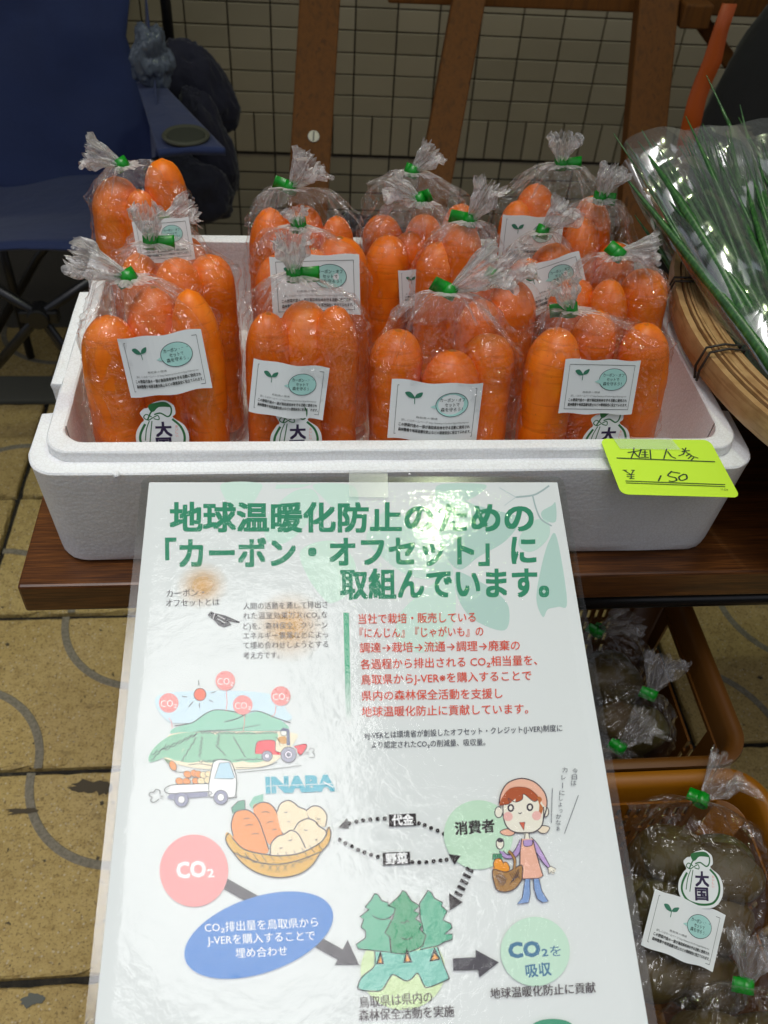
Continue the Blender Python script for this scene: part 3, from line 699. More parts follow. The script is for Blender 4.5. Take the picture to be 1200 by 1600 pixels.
# card as a fine grid clipped by rounded corners
mb = MB(); n = 12; V = []; P = card_pts(); 
ring_ = [bil(u, v) for u, v in P]; V = ring_+[bil(.5, .5)]; cidx = len(ring_)
rings = [[bil(.5+(u-.5)*k, .5+(v-.5)*k) for u, v in P] for k in (1, .75, .5, .25, .02)]
mb.loft(rings, cap1=True); o = mb.build('card', M['fluo'], pcard, False, solid=.0003)
A = Art(lambda p: Vector((p[0], p[1], 0)), 0); A.ysign = -1; A.dz = .004
ink = simple('marker_ink', '#0c2a14', .5); ink2 = simple('print_line', '#39521c', .6)
def cp(x, y): return ((x-937-(y-687)*.36)/(171+(y-687)*.16), (y-687)/88)
def st(P, w_=.008, m=ink, sm=False): A.line([cp(*p) for p in P], w_, m, sm)
st([(962,718),(1115,721)], .018, ink2); st([(975,754),(1130,756)], .014, ink2); st([(976,757),(1130,759)], .012, ink2)
# hand written characters: dai-koku, nin-jin and 150 yen
for s_ in ([(979,709),(1001,705)],[(989,701),(988,709),(984,719)],[(989,708),(994,714),(998,717)],[(1000,704),(996,716)],[(998,704),(1014,704),(1015,720)],[(1001,708),(1010,708)],[(1000,712),(1011,712)],[(999,716),(1012,716)],[(1006,705),(1006,716)],
           [(1040,702),(1035,718)],[(1041,706),(1047,714),(1054,717)],
           [(1064,701),(1070,706),(1063,706),(1076,704)],[(1070,700),(1066,710),(1058,713)],[(1070,707),(1080,713),(1089,716)],[(1076,709),(1070,713)],[(1079,712),(1073,717)],[(1082,715),(1077,720)]):
    st(s_, .012)
for s_ in ([(1030,744),(1026,753)],[(1047,737),(1041,744),(1052,747),(1054,751),(1047,753),(1042,752)],[(1046,738),(1060,740)],[(1066,741),(1058,746),(1061,751),(1070,748),(1069,742),(1064,742)]):
    st(s_, .014, ink, True)
for s_ in ([(973,737),(984,744),(984,750)],[(988,737),(984,744)],[(977,744),(989,744)],[(977,747),(989,747)],[(981,750),(989,750)],[(971,737),(978,737)],[(984,737),(990,737)]): st(s_, .011, ink2)
A.text('11-234', cp(1123,763), cp(1134,764), .045, ink2, 0, 1)
A.mb.V = [bil(v.x, v.y)+nz*(.0006) for v in A.mb.V]; A.build('card_print', pcard)
mb = MB(); pts_ = [bil(u, v)+nz*.0011 for u, v in ((.11, -.02), (.64, -.02), (.68, .19), (.14, .19))]; mb.add(pts_, [(3, 2, 1, 0)]); mb.build('tape', M['ctape'], pcard)

# ------------------------------------------------------------------ laminated poster on its stand
PO = Vector((-.1105, .4546, .8436)); TA, PB, PCc = .256538, -.010459, -.004825; PW, PL = .298, .426
pr_ = Vector((math.cos(PB)*math.cos(PCc), math.sin(PB)*math.cos(PCc), math.sin(PCc)))
pd_ = Vector((math.sin(PB)*math.cos(TA), -math.cos(PB)*math.cos(TA), -math.sin(TA))); pd_ = (pd_-pr_*pr_.dot(pd_)).normalized(); pn_ = pr_.cross(-pd_)
po = empty('poster'); po.matrix_world = Matrix.Translation(PO) @ Matrix((pr_, -pd_, pn_)).transposed().to_4x4()
tag(po, 'large laminated poster about carbon offset sloping down from the foam box, green Japanese title', 'poster')
def pl(p):  # picture point -> poster plane (local x, y)
    d = ray(p[0], p[1]); t = (PO-CAM).dot(pn_)/d.dot(pn_); q = CAM+d*t-PO; return Vector((q.dot(pr_), -q.dot(pd_), 0))
def rrect(x0, y0, x1, y1, r_, z=0, n=6):
    P = []
    for cx, cy, a0 in ((x0+r_, y0+r_, 180), (x1-r_, y0+r_, 270), (x1-r_, y1-r_, 0), (x0+r_, y1-r_, 90)):
        for k in range(n+1): a = R(a0+90*k/n); P.append((cx+r_*math.cos(a), cy+r_*math.sin(a), z))
    return P
def sheet(name, P, mat, z, grid=False):
    return mesh(name, [(p[0], p[1], z) for p in P], [tuple(range(len(P)))], po, mat)
MRG = .0052
mb = MB(); mb.loft([rrect(MRG, -PL+MRG, PW-MRG, -MRG, .0008, -.0004), rrect(MRG, -PL+MRG, PW-MRG, -MRG, .0008, 0)], cap0=True, cap1=True); mb.build('paper', M['paper'], po)
# the clear pouch: bottom sheet and a finely curved top sheet
def pouch(z, nm):
    V = []; F = []; nx, ny = 40, 60
    for j in range(ny+1):
        for i in range(nx+1):
            x, y = PW*i/nx, -PL*j/ny; e = min(x, PW-x, -y, PL+y)
            zz = z*min(1, e/.006)+.0002*noise.noise(Vector((x*14, y*14, z*900)))
            cx_ = .004
            for (qx, qy) in ((0, 0), (PW, 0), (0, -PL), (PW, -PL)):
                dx, dy = abs(x-qx), abs(y-qy)
            V.append((x, y, zz))
    for j in range(ny):
        for i in range(nx): a = j*(nx+1)+i; F.append((a, a+nx+1, a+nx+2, a+1))
    return mesh(nm, V, F, po, M['lam'], True)
pouch(.0030, 'laminate_film')
edge = N('pouch_edge'); tr = edge.n('BsdfTransparent'); tr.inputs[0].default_value = (.9, .93, .92, 1); gl = edge.n('BsdfGlossy'); gl.inputs['Roughness'].default_value = .12
mm = edge.n('MixShader'); mm.inputs[0].default_value = .07; edge.t.links.new(tr.outputs[0], mm.inputs[1]); edge.t.links.new(gl.outputs[0], mm.inputs[2]); edge.t.links.new(mm.outputs[0], edge.out.inputs[0])
mb = MB(); 
o_ = rrect(0, -PL, PW, 0, .006, -.0006); i_ = rrect(MRG-.0002, -PL+MRG-.0002, PW-MRG+.0002, -MRG+.0002, .001, -.0006)
mb.loft([o_, i_]); mb.build('laminate_margin', edge.m, po)
INK = '#2a2c30'
def art(name): a = Art(pl); a.ysign = -1; a.z = art.z; art.z += .00011; return a
art.z = .00006
G1 = '#1f7a58'
# pale leaves behind the title
A = art('leaves'); LG = '#a9c9ba'; LG2 = '#9dbfb2'
A.poly([(348,755),(406,755),(404,772),(392,790),(378,796),(362,790),(350,776)], '#b4d2c2', True)
A.poly([(432,757),(490,756),(470,762),(430,764)], '#b4d2c2'); A.poly([(490,757),(545,757),(560,775),(556,810),(530,800),(505,778)], '#b4d2c2', True)
A.poly([(455,770),(488,765),(498,790),(470,830),(440,850),(415,842),(420,805)], '#b4d2c2', True)
A.poly([(470,860),(520,845),(555,880),(545,925),(520,942),(505,935),(480,900)], '#b9d6c4', True)
A.poly([(688,757),(757,757),(748,772),(724,784),(700,790),(688,800),(676,795),(680,775)], LG, True)
A.poly([(700,792),(722,783),(745,790),(785,800),(812,812),(790,845),(748,870),(720,890),(700,875),(684,840)], LG2, True)
A.poly([(600,800),(640,812),(680,850),(708,892),(690,905),(640,900),(596,870),(572,840)], '#b0cdbf', True)
A.poly([(712,895),(742,905),(775,925),(795,950),(788,985),(740,968),(716,935)], LG2, True)
A.poly([(700,900),(712,930),(708,975),(690,1005),(655,1020),(620,1000),(625,960),(660,925)], '#b4d2c2', True)
A.poly([(862,790),(868,786),(868,815),(850,812),(846,800)], LG2, True)
A.poly([(838,812),(856,815),(858,838),(840,858),(822,862),(810,850),(818,828)], LG, True)
A.poly([(858,845),(870,840),(886,940),(872,948),(856,952),(848,964),(838,935),(846,885)], LG2, True)
A.line([(858,759),(845,768),(832,774),(806,777)], 2.6, '#8ea6a2'); A.line([(832,774),(838,796),(846,812),(862,822)], 2.2, '#8ea6a2'); A.line([(806,777),(780,762)], 1.2, '#a8bcb8'); A.line([(806,777),(788,790)], 1., '#a8bcb8')
A.build('leaf_print', po)
A = art('title')
A.text('地球温暖化防止のための', (265,809), (834,810), 45, G1, .028, 4)
A.text('「カーボン・オフセット」に', (258,866), (838,860), 46, G1, .028, 4)
A.text('取組んでいます。', (531,914), (858,911), 46, G1, .028, 4); A.build('title_print', po)
# orange airbrushed spots
for nm, c, r_ in (('sun_spot', (316,915), 42), ('sun_spot', (452,978), 62)):
    cc = pl(c); rr = (pl((c[0]+r_, c[1]))-cc).length
    s = N('orange_spot'); tc = s.obj(); g_ = s.n('VectorMath'); g_.operation = 'LENGTH'; s.t.links.new(tc, g_.inputs[0])
    f_ = s.math('MULTIPLY', s.ramp(s.math('DIVIDE', g_.outputs['Value'], rr), [(0., 1.), (.35, .62), (.7, .2), (1., 0.)]), .75)
    tr = s.n('BsdfTransparent'); df = s.n('BsdfDiffuse'); df.inputs[0].default_value = (.78, .42, .10, 1); mx = s.n('MixShader'); s.i(mx, 0, f_); s.t.links.new(tr.outputs[0], mx.inputs[1]); s.t.links.new(df.outputs[0], mx.inputs[2]); s.t.links.new(mx.outputs[0], s.out.inputs[0])
    o = mesh(nm, [(rr*math.cos(a), rr*math.sin(a), 0) for a in (2*math.pi*k/32 for k in range(32))], [tuple(range(32))], po, s.m); o.location = (cc.x, cc.y, art.z)
art.z += .00008
A = art('p1')
A.text('カーボン・', (260,928), (319,926), 12, INK, .012); A.text('オフセットとは', (259,943), (343,941), 12, INK, .012)
for t, x1, yl, yr in (('人間の活動を通して排出さ', 512,948,945), ('れた温室効果ガス(CO₂な', 512,963,961), ('ど)を、森林保全、クリーン', 512,979,977), ('エネルギー事業などによっ', 513,994,992), ('て埋め合わせしようとする', 513,1009,1007), ('考え方です。', 437,1025,1024)):
    A.text(t, (380,yl), (x1,yr), 11, INK, .006)
A.build('paragraph_print', po)
A = art('hand'); A.poly([(331,957),(343,960),(352,962),(375,972),(374,974),(358,972),(362,977),(356,979),(350,981),(342,978),(335,970),(329,966)], INK)
A.line([(326,963),(332,957)], 5, INK, False); A.line([(340,962),(352,968)], .8, '#dfe5e2'); A.line([(340,967),(352,974)], .8, '#dfe5e2'); A.line([(336,958),(332,970)], .9, '#dfe5e2'); A.build('hand_print', po)
A = art('bar')
for k in range(24):
    t = k/24; f_ = max(0, (t-.45)/.55); c0, c1 = lin('#3b9a72'), lin('#c8d0cb')
    m_ = N('bar_ink').pbr(tuple((a*(1-f_)+b*f_)/p_*.78 for a, b, p_ in zip(c0, c1, PAPERREF)), .7)
    y0, y1 = 958+176*t, 958+176*(t+1/24); A.poly([(536.5+t*4, y0), (545+t*3.5, y0), (545.2+t*3.5, y1), (536.7+t*4, y1)], m_)
A.build('bar_print', po)
A = art('red'); RD = '#c4452c'
for t, x0, x1, yl, yr in (('当社で栽培・販売している',560,743,968,965), ('『にんじん』『じゃがいも』の',562,755,990,987), ('調達→栽培→流通→調理→廃棄の',562,812,1013,1009), ('各過程から排出される CO₂相当量を、',563,839,1039,1032), ('鳥取県からJ-VER※を購入することで',564,830,1063,1056), ('県内の森林保全活動を支援し',565,785,1088,1084), ('地球温暖化防止に貢献しています。',565,825,1113,1108)):
    A.text(t, (x0,yl), (x1,yr), 16, RD, .008)
A.build('red_text_print', po)
A = art('note'); A.text('※J-VERとは環境省が創設したオフセット・クレジット(J-VER)制度に', (569,1150), (878,1138), 11, '#3a3e48', .006); A.text('より認定されたCO₂の削減量、吸収量。', (580,1165), (758,1160), 11, '#3a3e48', .006); A.build('note_print', po)
# farm picture
def q1(P): return [(160+x/3, 1040+y/3) for x, y in P]
def q2(P): return [(220+x/3.75, 1040+y/3.75) for x, y in P]
A = art('farm'); PK = '#d9837c'
A.poly(q2([(100,180),(430,150),(760,170),(850,260),(840,330),(300,340),(150,320)]), '#b3cfd2', True)
A.poly(q2([(190,400),(195,370),(300,335),(380,280),(450,262),(560,270),(610,290),(680,272),(760,290),(850,345),(855,375),(700,385),(400,385)]), '#7bb89d', True)
A.poly(q2([(150,440),(190,400),(350,392),(860,392),(900,450),(760,580),(560,610),(300,600),(130,540)]), '#d8cfb0', True)
A.poly(q2([(50,565),(55,520),(110,455),(200,405),(340,395),(330,440),(250,490),(225,560),(150,540),(90,560)]), '#79b392', True)
for x0 in (240, 370, 490, 610): A.poly(q2([(x0+80,400),(x0+190,400),(x0+170,470),(x0+110,560),(x0-10,560),(x0+20,480)]), '#79b392', True)
A.line(q2([(200,355),(300,338),(380,285),(440,262),(540,272),(620,300)]), 1.3, INK); A.line(q2([(490,332),(560,315),(640,275),(700,272),(780,305),(878,338)]), 1.3, INK)
def wig(x0, y0, x1, y1, n, a): return [(x0+(x1-x0)*k/n, y0+(y1-y0)*k/n+(a if k % 2 else -a)) for k in range(n+1)]
for sg in ((60,525,330,400,16,6),(60,560,150,470,6,6),(140,500,330,405,10,6),(235,570,330,420,9,7),(350,395,660,400,22,5),(660,400,800,395,10,4),(360,420,345,540,9,0),(460,405,450,470,6,0),(545,425,615,540,10,6),(340,565,460,560,8,5),(440,470,500,530,6,5),(550,555,720,550,8,3)):
    P = wig(*sg); 
    if sg[5] == 0: P = [(x+(7 if k % 2 else -7), y) for k, (x, y) in enumerate(P)]
    A.line(q2(P), 1.1, INK)
for sg in ([(340,385),(520,378),(700,350)],[(560,600),(700,598),(800,570)],[(570,628),(760,610),(940,588)],[(280,585),(350,578),(420,590)],[(200,625),(300,628),(500,622)]): A.line(q2(sg), .8, INK)
for c in ((165,222),(496,92),(598,234),(820,182)):
    cx, cy = 220+c[0]/3.75, 1040+c[1]/3.75; A.ell((cx,cy), 15.2, 15.2, PK); A.text('CO₂', (cx-12.5,cy+1), (cx+12.5,cy), 14, '#f2e6e0', .0)
for P in ([(165,310),(182,335),(184,370)],[(502,150),(506,220),(500,270)],[(604,292),(608,330),(600,390)],[(790,240),(788,280),(765,305)]): A.line(q2(P), .9, PK)
A.ell((220+348/3.75,1040+173/3.75), 9.4, 9.6, '#dd5f3c', outline=INK, ow=1)
for P in ([(340,88),(342,120)],[(413,165),(440,155)],[(400,205),(425,218)],[(345,225),(345,250)],[(308,215),(282,245)],[(245,185),(272,187)]): A.line(q2(P), 1.1, INK, False)
# tractor
A.poly(q2([(670,515),(680,455),(720,440),(785,445),(790,500),(830,515),(825,525),(700,520)]), '#cf3a44', True); A.poly(q2([(900,475),(960,462),(972,480),(940,525),(920,515),(915,490)]), '#cf3a44', True)
A.line(q2([(670,515),(680,455),(720,440),(785,445),(790,500),(830,515)]), .9, INK); A.line(q2([(900,475),(960,462),(972,480),(940,525),(920,515)]), .9, INK)
A.poly(q2([(800,430),(845,418),(858,455),(825,460)]), '#b98b3c', True); A.poly(q2([(855,370),(870,380),(876,470),(855,470)]), '#56617c')
A.ell((220+838/3.75,1040+398/3.75), 5, 4.5, '#e8dccb', outline=INK, ow=.8); A.poly(q2([(815,385),(835,366),(868,378),(850,388)]), '#4a5570')
A.ell((220+740/3.75,1040+533/3.75), 8.2, 8.2, '#8c92a0', outline=INK, ow=1); A.ell((220+740/3.75,1040+533/3.75), 4, 4, '#c9ccd2', outline=INK, ow=.8)
A.ell((220+866/3.75,1040+525/3.75), 12, 12, '#8c92a0', outline=INK, ow=1); A.ell((220+866/3.75,1040+525/3.75), 6, 6, '#c9ccd2', outline=INK, ow=.8); A.ell((220+866/3.75,1040+525/3.75), 3, 3, '#6d7280', outline=INK, ow=.6)
A.line(q2([(790,420),(808,440),(815,470)]), .9, INK)
A.line(q2([(985,540),(1010,542),(1020,525),(1005,510),(1018,500),(1000,487),(985,498)]), .8, INK); A.line(q2([(965,512),(985,512)]), .8, INK); A.line(q2([(965,520),(985,522)]), .8, INK)
# small truck with its load
for c, k in (((228,680),'#d98844'),((275,640),'#d98844'),((315,635),'#d98844'),((340,640),'#d98844'),((270,682),'#d98844'),((325,680),'#d98844'),((370,645),'#cfc59a'),((355,680),'#cfc59a'),((400,640),'#cfc59a'),((395,675),'#cfc59a')):
    A.ell((220+c[0]/3.75,1040+c[1]/3.75), 6.2, 5.2, k, rot=.4, outline=INK, ow=.7)
A.ell((220+190/3.75,1040+590/3.75), 5, 8, '#d98844', rot=-.5, outline=INK, ow=.8); A.poly(q2([(135,545),(180,562),(160,578)]), '#5a7a50')
A.poly(q2([(175,705),(400,695),(425,575),(455,555),(525,565),(560,655),(558,755),(540,775),(400,775),(400,745),(165,752)]), '#d5dad8'); A.poly(q2([(155,775),(180,752),(390,742),(395,770),(280,778),(180,788)]), '#7d8498')
A.line(q2([(400,695),(425,575),(455,555),(525,565),(560,655),(558,755),(560,775),(510,778)]), 1.2, INK); A.line(q2([(400,695),(175,705),(165,752),(400,742),(402,770),(430,772)]), 1.1, INK); A.line(q2([(400,695),(400,770)]), 1, INK)
A.poly(q2([(432,665),(462,575),(520,570),(552,660),(535,668)]), '#9fc3cc'); A.line(q2([(432,665),(462,575),(520,570),(552,660),(535,668)]), 1, INK, False, True)
for c in ((240,788),(470,775)): A.ell((220+c[0]/3.75,1040+c[1]/3.75), 11, 11, '#7d8498', outline=INK, ow=.9); A.ell((220+c[0]/3.75,1040+c[1]/3.75), 5.4, 5.8, '#d5dad8', outline=INK, ow=.7)
A.line(q2([(110,785),(80,805),(60,795),(68,775),(50,762),(60,745),(80,745),(90,728),(112,735),(115,755)]), 1.1, INK); A.line(q2([(112,768),(135,768)]), 1, INK); A.line(q2([(118,780),(132,782)]), 1, INK)
A.build('farm_print', po)
A = art('inaba'); A.text('INABA', (415,1227), (523,1223), 31, '#3d9fae', .045, 3); A.line([(416,1229),(520,1225)], 1.2, '#c8d0cb', False); A.line([(505,1222),(521,1231)], 2, '#c8d0cb', False); A.build('company_print', po)
# basket of carrots and potatoes
def q3(P): return [(330+x/5.714, 1230+y/5.714) for x, y in P]
A = art('basket'); BK = '#2c2436'
A.poly(q3([(130,460),(160,410),(300,560),(520,610),(800,590),(960,500),(1040,360),(1070,400),(1050,500),(975,590),(900,700),(780,780),(600,810),(420,770),(290,690),(210,600)]), '#c09a38', True)
A.poly(q3([(180,190),(240,130),(300,118),(305,200),(240,215),(190,240)]), '#4f9076'); A.poly(q3([(340,160),(380,90),(465,65),(465,130),(400,165),(365,195)]), '#6fae96')
A.line(q3([(200,230),(180,190),(240,130),(300,118),(305,200)]), 1.3, BK, False)
A.poly(q3([(375,190),(430,145),(510,145),(570,200),(610,300),(640,430),(560,540),(440,400)]), '#db8748', True); A.line(q3([(375,190),(430,145),(510,145),(570,200),(610,300),(638,420)]), 1.7, BK)
A.poly(q3([(185,300),(215,230),(300,205),(360,225),(420,290),(470,420),(510,580),(380,590),(230,510),(190,420)]), '#df8440', True); A.line(q3([(200,440),(180,340),(215,230),(300,205),(360,225),(420,290),(470,420),(515,560)]), 1.7, BK)
PT = '#cfc8a4'
A.poly(q3([(590,220),(620,150),(690,122),(750,150),(780,180),(850,210),(870,290),(740,400),(640,410),(600,300)]), PT, True); A.line(q3([(590,220),(620,150),(690,122),(750,150),(780,180),(850,210),(872,285)]), 1.7, BK)
A.poly(q3([(855,210),(910,175),(980,185),(1030,250),(1025,350),(950,340),(880,280)]), PT, True); A.line(q3([(855,205),(910,172),(980,185),(1032,255),(1020,355)]), 1.7, BK)
A.poly(q3([(740,390),(780,320),(860,285),(930,310),(960,350),(1020,390),(1025,440),(940,520),(840,555)]), PT, True); A.line(q3([(740,385),(780,320),(860,285),(930,310),(960,350),(1020,390),(1028,440)]), 1.8, BK)
A.poly(q3([(530,600),(535,510),(590,445),(650,425),(710,390),(780,420),(845,540),(800,590),(650,612)]), PT, True); A.line(q3([(530,600),(535,510),(590,445),(650,425),(710,390),(780,425),(842,545)]), 1.8, BK)
for P in ([(655,225),(668,232),(680,222)],[(680,310),(695,312),(705,308)],[(945,280),(958,292),(975,282)],[(830,380),(845,390),(860,385)],[(925,470),(935,476),(948,466)],[(690,475),(708,482),(722,465)],[(610,548),(640,546)],[(290,290),(320,280),(345,285)],[(305,350),(340,338),(375,342)],[(360,425),(400,415),(430,425)],[(450,230),(490,222),(525,235)],[(495,325),(525,312),(555,312)],[(545,390),(565,378),(585,385)]): A.line(q3(P), 1.2, BK)
A.line(q3([(160,410),(130,460),(150,520),(210,600),(290,690),(420,770),(600,810),(780,780),(900,700),(975,590),(1050,500),(1068,410),(1045,365),(1020,440),(960,510),(800,590),(640,615),(520,608),(300,560),(185,450)]), 1.8, BK)
A.line(q3([(210,590),(300,630),(450,680),(620,690),(800,650),(975,580)]), 1.6, BK)
for k in range(11): x = 250+k*72; y = 600+60*math.sin((k+1)/11*math.pi)-k*6; A.line(q3([(x-18,y-38),(x+4,y),(x+26,y+22)]), 1, BK)
for k in range(9): x = 300+k*68; yy = 760-abs(k-4)**2*9; A.line(q3([(x,690-abs(k-4)*8),(x+40,yy)]), .9, BK); A.line(q3([(x+60,680-abs(k-4)*8),(x,yy)]), .9, BK)
A.build('basket_print', po)
# CO2 chain
A = art('co2'); A.line([(350,1380),(400,1408)], 17, '#3a3a40', False)
A.ell((303.5,1361), 53.5, 56.5, '#de8a86'); A.text('CO', (276,1360), (322,1357), 32, '#eef0ea', .03); A.text('2', (324,1365), (335,1364), 17, '#eef0ea', .02)
A.line([(492,1470),(532,1492)], 18, '#3a3a40', False); A.poly([(543,1469),(561,1508),(523,1508)], '#3a3a40')
A.ell((404.5,1461.5), 121, 59, '#2f72b4', rot=-.33, n=60)
A.text('CO₂排出量を鳥取県から', (320,1450), (497,1441), 16, '#dbe6ee', .01); A.text('J-VERを購入することで', (324,1470), (492,1462), 16, '#dbe6ee', .01); A.text('埋め合わせ', (368,1490), (449,1486), 16, '#dbe6ee', .01)
A.build('chain_print', po)
def q4(P): return [(500+x/2.727, 1180+y/2.727) for x, y in P]
A = art('arrows'); BL = '#211c1e'
for c in ((125,292),(155,285),(183,279),(213,276),(245,273),(275,272),(420,292),(445,300),(472,312),(500,323),(527,337),(552,353),(577,372),(84,362),(108,377),(135,390),(162,405),(188,416),(217,426),(246,434),(392,457),(422,458),(452,457),(483,453),(512,450),(538,447)):
    A.ell(q4([c])[0], 3.3, 3.3, BL, n=14)
A.poly(q4([(78,310),(115,270),(123,316)]), BL); A.poly(q4([(546,423),(598,430),(572,468)]), BL)
A.poly(q4([(292,255),(407,250),(410,302),(294,307)]), BL); A.poly(q4([(266,417),(382,413),(384,466),(267,472)]), BL)
A.text('代金', q4([(305,281)])[0], q4([(397,277)])[0], 17, '#dfe5e2', .03); A.text('野菜', q4([(278,445)])[0], q4([(373,440)])[0], 17, '#dfe5e2', .03)
A.build('arrow_print', po)
A = art('buyer'); A.ell((747,1305), 54, 54, '#a9cdb0'); A.text('消費者', (710,1296), (772,1291), 20, BL, .03)
for k in range(5): cx, cy = 540+(968-k*22-5)/5, 1340+(100+k*47)/5; A.line([(cx-5,cy-3.5),(cx+6.5,cy+3)], 5.2, BL, False)
A.poly([(701,1396),(722.5,1410),(702,1423)], BL); A.build('buyer_print', po)
def q5(P): return [(740+x/6, 1190+y/6) for x, y in P]
A = art('girl'); LN = '#2a2030'; SK = '#e2d3bf'
A.ell(q5([(230,480)])[0], 6, 8.5, SK, outline=LN, ow=1.4); A.ell(q5([(665,475)])[0], 5.5, 8, SK, outline=LN, ow=1.4)
A.poly(q5([(245,660),(310,635),(380,670),(340,700),(270,690)]), '#dba588', True); A.line(q5([(245,660),(310,635),(380,670),(340,700),(270,690)]), 1.2, LN, closed=True)
A.poly(q5([(590,640),(640,605),(705,622),(680,670),(630,675)]), '#dcc9ae', True); A.line(q5([(590,640),(640,605),(705,622),(680,670),(630,675)]), 1.2, LN, closed=True)
A.poly(q5([(470,660),(515,660),(525,745),(470,745)]), SK); A.line(q5([(480,665),(470,745),(525,745),(510,665)]), 1.3, LN, False)
A.poly(q5([(270,400),(275,530),(310,620),(380,665),(470,672),(560,665),(630,610),(650,520),(645,380),(450,280)]), SK, True)
A.line(q5([(270,410),(275,530),(310,620),(380,665),(470,672),(560,665),(630,610),(650,520),(650,430)]), 1.8, LN)
A.poly(q5([(235,410),(250,310),(300,220),(380,175),(470,165),(570,200),(650,280),(680,360),(675,430),(640,400),(600,330),(520,260),(420,240),(330,260),(280,320),(250,410)]), '#dda78c', True); A.line(q5([(235,400),(250,310),(300,220),(380,175),(470,165),(570,200),(650,280),(680,360),(678,440),(650,540)]), 1.8, LN)
A.poly(q5([(240,415),(270,330),(330,262),(420,243),(520,262),(600,335),(610,360),(560,375),(465,310),(450,360),(390,385),(385,355),(330,400)]), '#9a4a22', True); A.line(q5([(240,415),(330,400),(320,350),(385,385),(450,360),(465,310),(560,380),(600,350)]), 1.1, LN)
A.poly(q5([(590,345),(615,335),(635,360),(620,395),(645,440),(630,495),(605,495),(610,410)]), '#a5622e', True)
for c in ((343,440),(522,433)): A.ell(q5([c])[0], 4, 4.8, SK, outline=LN, ow=2.6); A.ell(q5([c])[0], 1.2, 1.4, '#e8ecec')
A.ell(q5([(318,520)])[0], 7.2, 7.2, '#e3a79c'); A.ell(q5([(585,512)])[0], 7.2, 7.2, '#e3a79c')
A.line(q5([(415,485),(430,492),(445,483)]), 1.5, LN); A.poly(q5([(422,575),(475,573),(465,650)]), '#b8553c'); A.line(q5([(422,575),(475,573),(465,650)]), 1.2, LN, False, True)
# body
A.poly(q5([(430,735),(400,800),(370,850),(320,880),(270,850),(235,840),(260,890),(310,915),(390,900),(440,840)]), '#9c88b4', True); A.line(q5([(430,735),(400,800),(370,850),(320,880),(270,840)]), 1.2, LN); A.line(q5([(235,840),(260,890),(310,915),(390,900),(430,850)]), 1.2, LN)
A.poly(q5([(545,730),(590,780),(710,985),(690,1005),(580,870),(560,790)]), '#a893bd', True); A.line(q5([(535,715),(600,790),(712,990)]), 1.2, LN); A.line(q5([(585,860),(640,945),(695,1005)]), 1.2, LN)
A.poly(q5([(445,730),(550,730),(580,860),(645,1075),(600,1100),(450,1105),(425,1085),(430,850)]), '#dba288'); A.poly(q5([(462,745),(545,740),(540,785),(500,800),(465,790)]), '#9c88b4', True)
A.line(q5([(445,725),(430,850),(425,1085),(450,1105),(600,1100),(645,1075),(580,860),(550,735)]), 1.6, LN, False); A.line(q5([(460,745),(465,792),(500,800),(542,785),(545,745)]), 1.2, LN)
A.ell(q5([(242,775)])[0], 6, 8.5, SK, outline=LN, ow=1.5); A.ell(q5([(245,742)])[0], 5, 3.4, LN)
A.poly(q5([(690,1000),(720,985),(765,1010),(760,1030),(740,1060),(715,1040),(695,1060)]), SK); A.line(q5([(690,1000),(720,985),(765,1010),(740,1025),(755,1050),(720,1035),(700,1060),(690,1000)]), 1., LN, False)
A.poly(q5([(475,1105),(525,1105),(525,1250),(510,1325),(400,1340),(450,1280)]), '#6d8fb8'); A.line(q5([(475,1105),(450,1280),(400,1340),(510,1325),(525,1250),(520,1110)]), 1.1, LN, False)
A.poly(q5([(555,1105),(605,1100),(635,1220),(695,1315),(640,1325),(590,1290),(560,1200)]), '#6d8fb8'); A.line(q5([(555,1105),(560,1200),(590,1290),(640,1325),(695,1315),(635,1220),(605,1100)]), 1.1, LN, False)
for k in range(4): A.poly(q5([(172+k*22,925-k*2),(176+k*22,872),(194+k*22,868),(196+k*22,925)]), '#3e8a62'); A.line(q5([(172+k*22,925),(176+k*22,872),(194+k*22,868)]), .9, LN, False)
A.poly(q5([(185,1030),(190,940),(220,915),(250,918),(275,960),(290,1030)]), '#e28a1e', True); A.line(q5([(190,1000),(180,960),(200,920),(245,915),(275,960),(290,1030)]), 1.3, LN)
A.poly(q5([(275,950),(300,948),(328,990),(330,1020),(290,1035)]), '#e28a1e', True); A.line(q5([(275,950),(305,948),(330,990),(330,1020)]), 1.1, LN)
A.poly(q5([(175,1020),(300,1040),(440,975),(450,1060),(440,1120),(380,1195),(300,1225),(230,1215),(195,1170)]), '#93703a', True); A.line(q5([(175,1020),(300,1040),(440,975),(450,1060),(440,1120),(380,1195),(300,1225),(230,1215),(195,1170)]), 1.6, LN, closed=True)
A.line(q5([(320,845),(350,870),(380,930),(375,1010)]), 5.2, LN); A.line(q5([(320,845),(350,870),(380,930),(375,1010)]), 3.4, '#93703a')
for k in range(5): A.line(q5([(200+k*16,1090+k*20),(250+k*14,1050+k*12)]), .9, LN, False); A.line(q5([(205+k*18,1060+k*2),(240+k*14,1170-k*6)]), .9, LN, False); A.line(q5([(330+k*18,1050-k*8),(380+k*10,1140-k*20)]), .9, LN, False); A.line(q5([(330+k*18,1160-k*22),(420+k*2,1010+k*24)]), .9, LN, False)
A.build('shopper_print', po)
A = art('speech')
for k, ch in enumerate('今日は'): x, y = 740+(945-k*7)/6, 1190+(95+k*56)/6; A.text(ch, (x-4,y), (x+4,y), 8.5, '#3a3e48', 0)
